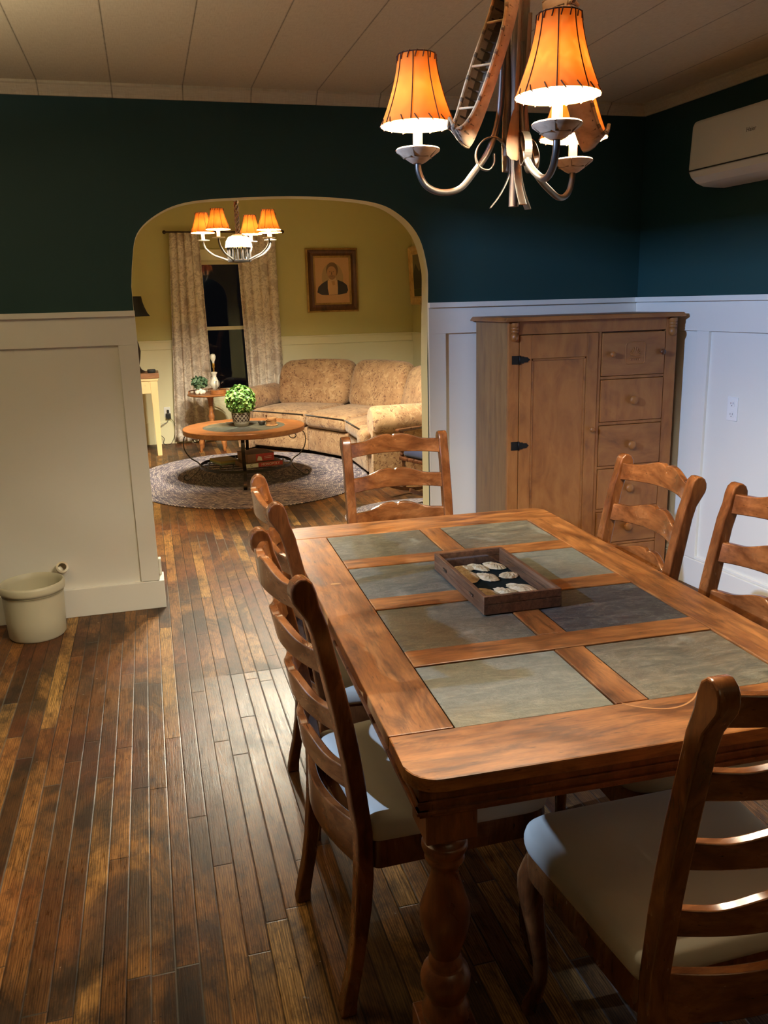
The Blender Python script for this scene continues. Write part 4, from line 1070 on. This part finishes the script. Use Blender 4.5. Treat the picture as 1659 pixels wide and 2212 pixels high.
TABLE_Z = .485
def leafball(parent, c, r, n, ls, mat, name='foliage', flat=1., inner=.55):
    rnd = random.Random(3); mb = MB()
    for i in range(n):
        u = rnd.uniform(-1, 1); a = rnd.uniform(0, 2*pi); q = sqrt(1-u*u); d = Vector((q*cos(a), q*sin(a), u*flat))
        rr = r*(inner+(1-inner)*rnd.random()**.45); p = Vector(c)+d*rr
        nrm = (d+Vector((rnd.uniform(-.8, .8), rnd.uniform(-.8, .8), rnd.uniform(-.3, .9)))).normalized()
        t_ = nrm.orthogonal().normalized(); t_ = (Matrix.Rotation(rnd.uniform(0, 2*pi), 3, nrm) @ t_); b_ = nrm.cross(t_); L = ls*rnd.uniform(.7, 1.2)
        pts = [(-.5, 0, 0), (-.2, .28, .05), (.2, .26, .06), (.5, 0, -.04), (.2, -.26, .06), (-.2, -.28, .05)]
        V = [mb.v(p+t_*x*L+b_*y*L+nrm*z*L) for x, y, z in pts]; m0 = mb.v(p-nrm*.04*L)
        for k in range(6): mb.f([V[k], V[(k+1) % 6], m0], 0, True)
    return mb.build(name, mat, parent, sharp=180)
def topiary():
    t = thing('potted_topiary', 'round green boxwood ball in a lattice pot on the coffee table', 'plant', (.745, 7.50, TABLE_Z))
    m = Mat('lattice_pot'); x, y, z = m.sep(m.co()); th = m.mth('ARCTAN2', y, x)
    u1 = m.mth('FRACT', m.mth('ADD', m.mth('MULTIPLY', th, 14/(2*pi)), m.mth('MULTIPLY', z, 26.))); u2 = m.mth('FRACT', m.mth('SUBTRACT', m.mth('MULTIPLY', th, 14/(2*pi)), m.mth('MULTIPLY', z, 26.)))
    l1 = m.mth('LESS_THAN', m.mth('ABSOLUTE', m.mth('SUBTRACT', u1, .5)), .10); l2 = m.mth('LESS_THAN', m.mth('ABSOLUTE', m.mth('SUBTRACT', u2, .5)), .10)
    band = m.mth('MULTIPLY', m.mth('GREATER_THAN', z, .042), m.mth('LESS_THAN', z, .118))
    lat = m.mth('MAXIMUM', m.mth('MAXIMUM', l1, l2), m.mth('SUBTRACT', 1., band))
    mat = m.fin(m.mix(lat, srgb(52, 36, 26), srgb(150, 138, 120)), .6)
    MB().lathe([(.052, 0), (.060, .006), (.070, .035), (.080, .08), (.083, .120), (.080, .126), (.074, .122), (.068, .10), (0, .098)], 40).build('pot', mat, t, sharp=60)
    MB().tube([(0, 0, .09), (.003, 0, .20)], .008, 8).build('stem', M['turned'], t)
    fb = leafball(t, (.005, 0, .232), .132, 1500, .036, M['leaf'])
topiary()
def coasters():
    t = thing('coaster_stack', 'stack of wood slice coasters with a knob on the coffee table', 'coasters', (1.002, 7.42, TABLE_Z), .2)
    m1 = wood('bark_edge_slice', srgb(70, 44, 26), srgb(150, 104, 62), srgb(190, 146, 96), 0, 3., 8., .6, .5)
    MB().lathe([(.050, 0), (.056, .003), (.056, .009), (.050, .012)], 24).build('coaster_base', m1, t)
    rnd = random.Random(5)
    for k in range(5):
        z = .0125+k*.0115; dx = rnd.uniform(-.003, .003)
        MB().lathe([(.042, z), (.046, z+.002), (.046, z+.009), (.042, z+.011)], 18, (dx-.004, rnd.uniform(-.003, .003), 0)).build('coaster', m1, t)
    MB().tube([(-.040, .02, .010), (-.040, .02, .085)], .006, 8).sphere((-.040, .02, .089), .010, 10, 8).build('holder_post', M['turned'], t)
coasters()
o = MB().lathe([(.014, 0), (.026, .004), (.034, .022), (.036, .034), (.033, .034), (.024, .010), (0, .007)], 24).build('small_bowl', plain('dark_bowl', srgb(60, 54, 48), .35), None, (.925, 7.50, TABLE_Z), sharp=60)
tag(o, 'small dark bowl beside the coasters on the coffee table', 'bowl')

def sofa():
    t = thing('sectional_sofa', 'curved tan brocade sectional sofa in the corner of the living room', 'sofa', (2.1, 8.6, 0))
    O = Vector((2.1, 8.6, 0))
    F = [(1.02, 9.13), (1.50, 8.52), (1.79, 7.92), (1.78, 7.14)]
    B = [(1.50, 9.72), (2.32, 9.36), (2.72, 8.46), (2.74, 7.14)]
    L3 = lambda p, z: Vector((p[0], p[1], z))-O
    lerp = lambda a, b, q: (a[0]+(b[0]-a[0])*q, a[1]+(b[1]-a[1])*q)
    for k in range(3):
        f0, f1, b1, b0 = F[k], F[k+1], B[k+1], B[k]
        q = lambda s_, z, g=.004: [L3(lerp(lerp(f0, b0, s_[0]), lerp(f1, b1, s_[0]), g), z), L3(lerp(lerp(f0, b0, s_[0]), lerp(f1, b1, s_[0]), 1-g), z), L3(lerp(lerp(f0, b0, s_[1]), lerp(f1, b1, s_[1]), 1-g), z), L3(lerp(lerp(f0, b0, s_[1]), lerp(f1, b1, s_[1]), g), z)]
        MB().pillow(q((.02, .93), .045), q((.02, .93), .29), .02, 0, 8).build('base', M['sofa'], t)
        MB().pillow(q((.10, .90), .0155, .04), q((.10, .90), .05, .04), .004, 0, 4).build('shadow_strip', M['sofadark'], t)  # dark strip stands in for the shadowed gap under the sofa
        mb = MB().pillow(q((-.02, .74), .295, .012), q((-.02, .74), .445, .012), .055, .028, 14, puff_side=.012)
        mb.build('seat_cushion', M['sofa'], t, sharp=80)
        # welt around the cushion top
        e = q((-.02, .74), .425, .02); 
        MB().tube([e[0], e[1]], .006, 6).build('welt', M['sofadark'], t)
        bt = q((.66, .93), .40, .012); tp = q((.82, 1.02), .90 if k < 2 else .88, .03)
        MB().pillow(bt, tp, .11, .02, 14, puff_side=.06).build('back_cushion', M['sofa'], t, sharp=80)
        bk = q((.92, 1.0), .045, .0); tk = q((.97, 1.05), .80, .0)
        MB().pillow(bk, tk, .03, 0, 8).build('sofa_back', M['sofa'], t)
    # rolled arms: a post under a thick soft roll
    def arm(f, b, out, zt, wid):
        f = Vector(f+(0,)); b = Vector(b+(0,)); o = Vector(out+(0,)).normalized(); d = (b-f).normalized()
        def Q(u, v, z): return f+d*u+o*v+Vector((0, 0, z))-O
        L = (b-f).length
        pr = [(-.02, .02), (wid*.8, .02), (wid*.8, zt-.22)]
        R_ = []
        for u, s_ in ((-.03, .82), (-.015, .95), (.02, 1.), (L*.9, 1.), (L*.97, .9)):
            ring = [Q(u, wid*.12, .02), Q(u, wid*.86, .02), Q(u, wid*.88, zt-.20)]
            for k in range(11):
                a = radians(-35+250*k/10); ring.append(Q(u, wid*.52+wid*.62*cos(a)*s_, zt-.14+.14*sin(a)*s_))
            ring += [Q(u, wid*.12, zt-.22)]
            R_.append(ring)
        MB().loft(R_).build('arm', M['sofa'], t, sharp=55)
    arm(F[0], lerp(F[0], B[0], .98), (-.62, .55), .66, .20)
    arm((F[3][0]+.05, F[3][1]), lerp(F[3], B[3], .98), (0, -1), .655, .22)
    # the T shaped end of the near cushion wraps the arm front
    q0 = [L3((1.70, 7.16), .295), L3((1.70, 6.98), .295), L3((1.80, 6.98), .295), L3((1.80, 7.16), .295)]
    q1 = [Vector((p.x, p.y, .445)) for p in q0]
    MB().pillow(q0, q1, .05, .01, 10).build('cushion_end', M['sofa'], t)
sofa()

def curtain(name, label, xl0, xr0, xl1, xr1, z0, z1, folds, seed):
    """top edge xl0..xr0, bottom edge xl1..xr1"""
    rnd = random.Random(seed); ph = [rnd.uniform(0, 6.28) for _ in range(5)]; nu, nv = 90, 30; mb = MB(); y0 = YF-.085
    G = []
    for j in range(nv+1):
        q = j/nv; z = z1+(z0-z1)*q; a = xl0+(xl1-xl0)*q; b = xr0+(xr1-xr0)*q; row = []
        for i in range(nu+1):
            u = i/nu; w_ = sin(u*folds*2*pi+ph[0]+.5*sin(u*5+ph[1]))*.032+.014*sin(u*folds*4.3+ph[2]+q*1.2)
            w_ *= (.55+.6*q); x = a+(b-a)*u+.012*sin(u*folds*2*pi+ph[3])
            row.append(mb.v((x, y0+w_, z)))
        G.append(row)
    for j in range(nv):
        for i in range(nu): mb.f([G[j][i], G[j][i+1], G[j+1][i+1], G[j+1][i]], 0, True)
    o = mb.build(name, M['curtain'], None, sharp=180, solid=.003)
    return tag(o, label, 'curtain', 'floral curtains of the living room window')
curtain('curtain', 'taupe floral curtain at the left side of the dark window', .325, .66, .205, .70, .03, 2.31, 4.5, 1)
curtain('curtain', 'taupe floral curtain at the right side of the dark window, behind the sofa', 1.045, 1.495, 1.10, 1.52, .03, 2.31, 4.5, 2)
def rod():
    t = thing('curtain_rod', 'thin dark curtain rod above the living room window', 'curtain rod', (.9, YF-.085, 2.318))
    MB().tube([(-.60, 0, 0), (.66, 0, 0)], .009, 10).build('rod', M['bronze'], t)
    for x in (-.615, .675): MB().sphere((x, 0, 0), .020, 12, 8).build('finial', M['bronze'], t)
    for x in (-.55, .60): MB().tube([(x, .085, .0), (x, .0, .0)], .007, 8).build('bracket', M['bronze'], t)
rod()

def picture(name, label, w_, h, fw, d, mats, loc, mw=None, prof=None):
    t = thing(name, label, 'picture', loc)
    if mw is not None: t.matrix_world = mw
    # local: x right, z up, y toward the wall (0 = wall, -d = front)
    pr = prof or [(0, 0), (0, -d*.7), (fw*.18, -d), (fw*.32, -d*.8), (fw*.55, -d*.62), (fw*.8, -d*.8), (fw, -d*.45), (fw, 0)]
    def ring(i, y): return [(-w_/2+i, y, -h/2+i), (w_/2-i, y, -h/2+i), (w_/2-i, y, h/2-i), (-w_/2+i, y, h/2-i)]
    mb = MB(); R_ = [[mb.v(p) for p in ring(i, y)] for i, y in pr]
    for k, (A, B_) in enumerate(zip(R_, R_[1:])):
        mi = 1 if len(mats) > 1 and 2 <= k <= 4 else 0
        for i in range(4): mb.f([A[i], A[(i+1) % 4], B_[(i+1) % 4], B_[i]], mi)
    mb.build('picture_frame', mats, t, sharp=20)
    return t
gold = wood('antique_gold', srgb(110, 82, 40), srgb(160, 124, 66), srgb(184, 148, 84), 2, 5., 8., .4, .5); brownf = wood('dark_frame', srgb(50, 28, 16), srgb(80, 46, 26), srgb(100, 60, 34), 2, 6., 6., .4, .5)
def portrait():
    t = picture('portrait_picture', 'framed old portrait of a man in a dark coat above the sofa', .610, .715, .105, .05, [gold, brownf], (2.140, YF, 1.783))
    w_, h = .405, .51; y = -.018
    pm = Mat('aged_print'); v = pm.co(); mat = pm.fin(pm.mix(pm.noise(v, 5, 4), srgb(214, 168, 122), srgb(196, 146, 104)), .7)
    MB().box(-w_/2, w_/2, y, 0, -h/2, h/2).build('print', mat, t)
    def sh(name, poly, m, k): MB().prism([(a*.98, b*.98) for a, b in poly], y-.0008*k, y-.0008*(k-1), 'y').build(name, m, t)
    halo = [(.005+.13*cos(a), .03+.17*sin(a)) for a in [2*pi*k/28 for k in range(28)]]
    sh('printed_halo', halo, plain('print_grey_green', srgb(176, 146, 104), .8), 1)
    coat = [(-.185, -.135), (-.17, -.075), (-.125, -.035), (-.055, .005), (.0, -.02), (.065, .005), (.13, -.02), (.175, -.055), (.19, -.115), (.17, -.15), (.08, -.165), (-.03, -.17), (-.13, -.165)]
    sh('printed_coat', coat, plain('print_dark', srgb(62, 54, 56), .8), 2)
    shirt = [(-.055, .004), (-.02, -.01), (.03, -.01), (.062, .004), (.066, -.08), (.062, -.162), (-.045, -.168), (-.058, -.09)]
    sh('printed_shirt', shirt, plain('print_light', srgb(216, 172, 128), .8), 3)
    neck = [(-.04, .03), (.045, .03), (.05, -.005), (.01, -.025), (-.035, -.005)]
    sh('printed_collar', neck, plain('print_collar', srgb(208, 170, 130), .8), 4)
    tie = [(-.012, -.008), (.028, -.004), (.034, -.05), (.004, -.058)]
    sh('printed_tie', tie, plain('print_tie', srgb(190, 146, 96), .8), 5)
    hair = [(.002+.072*cos(a), .118+.088*sin(a)) for a in [2*pi*k/24 for k in range(24)]]
    sh('printed_hair', hair, plain('print_hair', srgb(120, 92, 62), .8), 4)
    face = [(-.004+.056*cos(a), .092+.078*sin(a)*(1.1 if sin(a) < 0 else .9)) for a in [2*pi*k/24 for k in range(24)]]
    sh('printed_face', face, plain('print_face', srgb(186, 138, 96), .8), 5)
    beard = [(-.045, .05), (-.02, .062), (.012, .062), (.04, .05), (.03, .02), (-.002, .004), (-.035, .02)]
    pd = plain('print_shadow', srgb(112, 82, 58), .8)
    sh('printed_beard', [(a, b) for a, b in beard], plain('print_beard', srgb(156, 118, 84), .8), 6)
    for ex in (-.026, .018): sh('printed_eye', [(ex-.012, .098), (ex, .104), (ex+.012, .098), (ex, .093)], pd, 6)
    sh('printed_nose', [(-.008, .10), (-.002, .10), (.004, .066), (-.012, .064)], pd, 6)
    sh('printed_mouth', [(-.022, .050), (.014, .050), (.010, .045), (-.018, .045)], pd, 7)
portrait()
def landscape():
    R_ = Matrix.Translation((LX1, 9.40, 1.815)) @ Matrix.Rotation(-pi/2, 4, 'Z') @ Matrix.Rotation(radians(2.5), 4, 'X')
    gl = wood('bright_gilt', srgb(150, 112, 56), srgb(206, 164, 96), srgb(226, 190, 124), 2, 4., 8., .35, .5)
    t = picture('landscape_picture', 'gilt framed dark mountain painting on the right wall, cut by the arch', 1.00, .66, .10, .06, [gl], (0, 0, 0), R_)
    y = -.03
    MB().box(-.41, .41, y, 0, -.24, .24).build('painted_sky', plain('paint_sky', srgb(120, 108, 76), .6), t)
    MB().prism([(-.41, -.24), (.41, -.24), (.41, -.12), (.2, -.14), (-.41, -.16)], y-.0012, y-.0004, 'y').build('painted_meadow', plain('paint_meadow', srgb(64, 66, 34), .6), t)
    MB().prism([(-.41, -.155), (.2, -.14), (.41, -.12), (.3, .0), (.1, -.03), (-.05, .10), (-.18, .04), (-.30, .13), (-.41, .02)], y-.0011, y-.0003, 'y').build('painted_mountain', plain('paint_mountain', srgb(56, 50, 40), .6), t)
landscape()

def console():
    t = thing('console_table', 'cream painted console table with wooden top against the far wall', 'table', (.09, 9.10, 0))
    MB().box(-1.25, .0, 0, .42, .815, .868).build('table_top', wood('worn_table_top', srgb(88, 52, 30), srgb(136, 88, 54), srgb(160, 110, 70), 0, 8., 4., .45, .5), t, bevel=.004)
    pm = Mat('chipped_cream_paint'); v = pm.co(); ch = pm.ramp(pm.noise(v, 38, 4, .7), [(.30, 1.), (.34, 0.)])
    mat = pm.fin(pm.mix(ch, srgb(236, 206, 150), srgb(70, 48, 32)), .55)
    MB().box(-1.22, -.03, .025, .05, .66, .79).box(-1.22, -.03, .37, .395, .66, .79).box(-.055, -.03, .05, .37, .66, .79).box(-1.22, -1.195, .05, .37, .66, .79).box(-1.24, -.012, .01, .41, .79, .815).build('apron', mat, t, bevel=.002)
    for (x, y) in ((-.058, .058), (-1.19, .058), (-.058, .362), (-1.19, .362)):
        a, b = .038, .023; MB().hexa([(x-b, y-b, 0), (x+b, y-b, 0), (x+b, y+b, 0), (x-b, y+b, 0)], [(x-a, y-a, .79), (x+a, y-a, .79), (x+a, y+a, .79), (x-a, y+a, .79)]).build('leg', mat, t, bevel=.003)
console()
o = MB().lathe([(.036, 0), (.042, .005), (.043, .028), (.038, .036), (0, .036)], 28).build('smart_speaker', plain('charcoal_mesh', srgb(40, 40, 40), .75), None, (.020, 9.20, .868), sharp=60); tag(o, 'small round charcoal smart speaker on the console table end', 'speaker')
def black_lamp():
    t = thing('table_lamp', 'table lamp with a black bell shade on the console table', 'lamp', (-.115, 9.32, .868))
    MB().lathe([(.075, 0), (.08, .008), (.04, .03), (.02, .07), (.035, .14), (.045, .22), (.03, .30), (.014, .36), (.012, .50), (0, .50)], 24).build('lamp_base', M['bronze'], t, sharp=60)
    pr = [(.17, .575), (.145, .61), (.122, .665), (.106, .72), (.098, .775)]
    MB().lathe(pr, 32, cap=False).build('lamp_shade', M['black'], t, solid=.003)
    MB().tube([(0, 0, .49), (0, 0, .70)], .01, 8).sphere((0, 0, .60), .028, 10, 8).build('bulb_socket', M['brass'], t)
black_lamp()
t = thing('wall_outlet', 'white outlet with black plugs on the cream wall beside the left curtain', 'outlet', (.155, YF-.006, .365)); t.rotation_euler = (0, 0, pi); outlet(t)
def plug():
    t = thing('power_adapter', 'black power adapter plugged in the living room outlet with a thin cord', 'plug', (.163, YF-.016, .345))
    MB().box(-.028, .028, -.034, 0, -.055, .005).build('adapter_body', M['blackpl'], t, bevel=.004)
    MB().box(-.012, .012, -.026, 0, .012, .045).build('small_plug', M['blackpl'], t, bevel=.003)
    P = smoothpts([(0, -.02, -.05), (-.02, -.03, -.09), (-.09, -.05, -.13), (-.13, -.07, -.20), (-.07, -.05, -.27), (-.08, -.06, -.325), (-.05, -.08, -.343)], 6)
    MB().tube(P, .0035, 6).build('cord', M['blackpl'], t)
    P = smoothpts([(.02, -.02, -.05), (.05, -.04, -.09), (.065, -.05, -.16), (.05, -.06, -.25), (.0, -.08, -.335), (-.06, -.09, -.344)], 6)
    MB().tube(P, .0030, 6).build('cord', M['blackpl'], t)
plug()

def side_table():
    t = thing('side_table', 'small round reddish wood pedestal table by the curtain', 'table', (.605, 9.28, 0)); H = .615
    MB().lathe([(.0, H-.022), (.215, H-.022), (.238, H-.014), (.240, H-.006), (.234, H), (0, H)], 48).build('table_top', M['lroak'], t, sharp=40)
    mb = MB().tube([(.222*cos(a), .222*sin(a), H+.028) for a in [radians(20+k*8) for k in range(21)]], .006, 8)
    for k in range(8): a = radians(20+k*22.8); mb.tube([(.222*cos(a), .222*sin(a), H), (.222*cos(a), .222*sin(a), H+.028)], .005, 6)
    mb.build('gallery_rail', M['lroak'], t)
    MB().lathe([(.05, .20), (.058, .215), (.04, .235), (.030, .26), (.022, .30), (.028, .34), (.034, .37), (.024, .40), (.020, .45), (.026, .52), (.032, .56), (.05, .585), (.06, H-.022)], 24).build('pedestal', M['lroak'], t, sharp=60)
    for k in range(4):
        a = radians(45+90*k-8); Q = lambda r, z: (r*cos(a), r*sin(a), z)
        mb = MB().tube([Q(.03, .225), Q(.10, .215), Q(.155, .19)], [.022, .020, .020], 8)
        mb.tube([Q(.150, .200), Q(.158, .15), Q(.164, .11), Q(.172, .05), Q(.176, .012), Q(.178, .0)], [.018, .024, .027, .016, .017, .010], 12); mb.build('turned_leg', M['lroak'], t)
side_table()
ST = .615
def small_plant():
    t = thing('potted_ivy', 'small grey green ivy in a white pot on the side table', 'plant', (.500, 9.235, ST))
    mb = MB()
    for (x, y, r) in ((0, 0, .038), (-.028, -.02, .024), (.035, -.012, .026), (.012, -.036, .022)): mb.sphere((x, y, r), r, 14, 10)
    mb.build('pot', M['milk'], t); leafball(t, (0, 0, .125), .088, 260, .045, M['leaf2'], flat=.75, inner=.3)
    mb = MB(); rnd = random.Random(2)
    for k in range(9):
        a = rnd.uniform(0, 6.28); mb.tube(smoothpts([(0, 0, .05), (.02*cos(a), .02*sin(a), .10), (.06*cos(a), .06*sin(a), .14)], 3), .002, 5)
    mb.build('stem', M['leaf2'], t)
small_plant()
def milk_lamp():
    t = thing('table_lamp', 'white milk glass lamp with a bare bulb and no shade on the side table', 'lamp', (.672, 9.38, ST))
    MB().lathe([(.040, 0), (.044, .008), (.034, .02), (.022, .03), (.030, .045), (.052, .075), (.054, .10), (.036, .135), (.022, .17), (.026, .195), (.034, .205), (.034, .216), (.016, .222), (0, .222)], 28).build('lamp_base', M['milk'], t, sharp=60)
    MB().lathe([(.008, .222), (.008, .262), (.014, .266), (.015, .305), (.012, .312), (0, .312)], 16).build('socket', M['brass'], t, sharp=60)
    MB().lathe([(.010, .310), (.014, .33), (.028, .36), (.031, .385), (.022, .408), (0, .415)], 18).build('bulb', M['milk'], t)
milk_lamp()
def wood_box():
    t = thing('coaster_holder', 'round wooden holder with upright metal wires on the side table', 'holder', (.690, 9.20, ST))
    MB().lathe([(.082, 0), (.086, .004), (.086, .040), (.082, .044), (0, .044)], 32).build('wooden_body', M['lroak'], t, sharp=40)
    mb = MB()
    for k in range(4): a = k*pi/2+.4; mb.tube([(.022*cos(a), .022*sin(a), .03), (.022*cos(a), .022*sin(a), .135)], .0028, 6)
    mb.build('wire', M['steel'], t)
wood_box()

def rocker():
    t = thing('rocking_chair', 'small dark turned wood rocking chair with blue cushion, half hidden by the arch', 'chair', (2.12, 6.30, 0), radians(200))
    # local: x forward, seat .42 wide
    sz = .31
    mb = MB().box(-.19, .19, -.20, .20, sz-.03, sz); mb.build('seat', M['turned'], t, bevel=.01, seg=3)
    tur = lambda L: [(.013, 0), (.020, L*.08), (.013, L*.16), (.021, L*.26), (.013, L*.36), (.022, L*.5), (.013, L*.62), (.021, L*.74), (.013, L*.86), (.018, L)]
    for sx in (-1, 1):
        for sy in (-1, 1):
            MB().lathe(tur(sz-.03-.052), 14, (sx*.16, sy*.17, .052)).build('leg', M['turned'], t)
    for sy in (-1, 1):
        P = [(-.36+.72*k/16, sy*.17, .014+.10*((k-8)/8)**2*.9+.014) for k in range(17)]
        MB().tube(P, 0, flat=(.026, .030), up=(0, 1, 0)).build('rocker', M['turned'], t, bevel=.004)
        MB().lathe(tur(.20), 14, (.16, sy*.19, sz)).build('arm_post', M['turned'], t)
        MB().tube([(-.19, sy*.2, sz+.215), (.20, sy*.2, sz+.21)], 0, flat=(.045, .02), up=(0, 1, 0)).build('arm_rest', M['turned'], t, bevel=.005)
        MB().lathe(tur(.62), 14, (-.175, sy*.17, sz)).build('back_post', M['turned'], t)
    mt = Matrix.Rotation(pi/2, 4, 'X')
    for x in (-.16, .16): MB().lathe([(r, z-.17) for r, z in tur(.34)], 12, (x, 0, .15), mat=mt).build('stretcher', M['turned'], t)
    for z in (.25, .42, .58): MB().box(-.185, -.168, -.17, .17, sz+z-.03, sz+z+.03).build('back_slat', M['turned'], t, bevel=.004)
    bl = fabric('navy_cushion', srgb(40, 46, 74))
    c = MB().pillow([(-.15, -.16, 0), (.18, -.16, 0), (.18, .16, 0), (-.15, .16, 0)], [(-.15, -.16, .06), (.18, -.16, .06), (.18, .16, .06), (-.15, .16, .06)], .03, .02, 10).build('seat_cushion', bl, None, (0, 0, 0))
    c.matrix_world = Matrix.Translation((2.12, 6.30, sz+.001)) @ Matrix.Rotation(radians(200), 4, 'Z')
    tag(c, 'navy blue seat cushion lying on the small rocking chair', 'cushion')
rocker()

def living_chandelier():
    cx, cy = .722, 6.60; t = thing('chandelier', 'smaller five lamp chandelier with white parchment dome hanging in the living room', 'chandelier', (cx, cy, LRZ))
    z = lambda v: v-LRZ
    MB().lathe([(.06, -.0005), (.06, -.012), (.03, -.03), (.012, -.034)], 20).build('ceiling_canopy', M['bronze'], t)
    mb = MB(); n = 26
    for k in range(n):
        zc = -.034-(k+.5)*(LRZ-2.09-.034)/n; L_ = .020; ang = (k % 2)*pi/2
        mb.tube([(.008*cos(q)*cos(ang), .008*cos(q)*sin(ang), zc+L_*sin(q)) for q in [2*pi*i/10 for i in range(11)]], .0022, 5, cap=False)
    mb.build('chain', M['bronze'], t)
    mb = MB()
    for j in range(3): mb.tube([(.014*cos(k*.55+j*2.1), .014*sin(k*.55+j*2.1), z(2.04+.23*k/24)) for k in range(25)], .006, 6)
    mb.build('twisted_vine', M['pole'], t)
    mb = MB(); mb.lathe([(.099, z(1.938)), (.097, z(1.955)), (.090, z(1.985)), (.074, z(2.012)), (.050, z(2.028)), (.02, z(2.036)), (.012, z(2.038))], 32, cap=False)
    dome = mb.build('dome_shade', M['parch'], t, solid=.002)
    mb = MB()
    for k in range(40): a = 2*pi*k/40; mb.tube([(.0995*cos(a), .0995*sin(a), z(1.940)), (.0975*cos(a), .0975*sin(a), z(1.958))], .0012, 4)
    for k in range(4): a = k*pi/2-1.1; mb.tube([((r+.0018)*cos(a), (r+.0018)*sin(a), z(h)) for r, h in ((.099, 1.938), (.097, 1.955), (.090, 1.985), (.074, 2.012), (.050, 2.028))], .003, 5)
    mb.build('stitching', M['thread'], dome)
    mb = MB()
    for k in range(14): a = 2*pi*k/14; mb.tube([(.082*cos(a), .082*sin(a), z(1.945)), (.082*cos(a), .082*sin(a), z(1.850))], .006, 6)
    mb.lathe([(.030, z(1.832)), (.085, z(1.838)), (.088, z(1.850)), (.06, z(1.856))], 28).build('cage', M['blackhinge'], t)
    for a in (232, 163, 322, 17, 62):
        a = radians(a); R0 = .262; Q = lambda r, zz: (r*cos(a), r*sin(a), z(zz))
        MB().tube(smoothpts([Q(R0, 1.996), Q(R0-.002, 1.97), Q(R0-.018, 1.935), Q(R0-.07, 1.892), Q(.12, 1.864), Q(.075, 1.846)], 6), .0075, 8).build('arm', M['steel'], t)
        x, y = R0*cos(a), R0*sin(a)
        MB().lathe([(.010, z(1.992)), (.046, z(1.996)), (.048, z(2.0)), (.010, z(2.0))], 24, (x, y, 0)).build('drip_cup', M['candle'], t)
        MB().lathe([(.0125, z(2.0)), (.012, z(2.062)), (.004, z(2.066))], 14, (x, y, 0)).build('candle_sleeve', M['candle'], t)
        lit_bulb(t, (x, y, z(2.096)), LR_BULB_W, col=WARM_LR)
        hide_shade(t, (x, y), .088, .046, z(2.052), z(2.192), M['shade2'], 8, n=24)
living_chandelier()
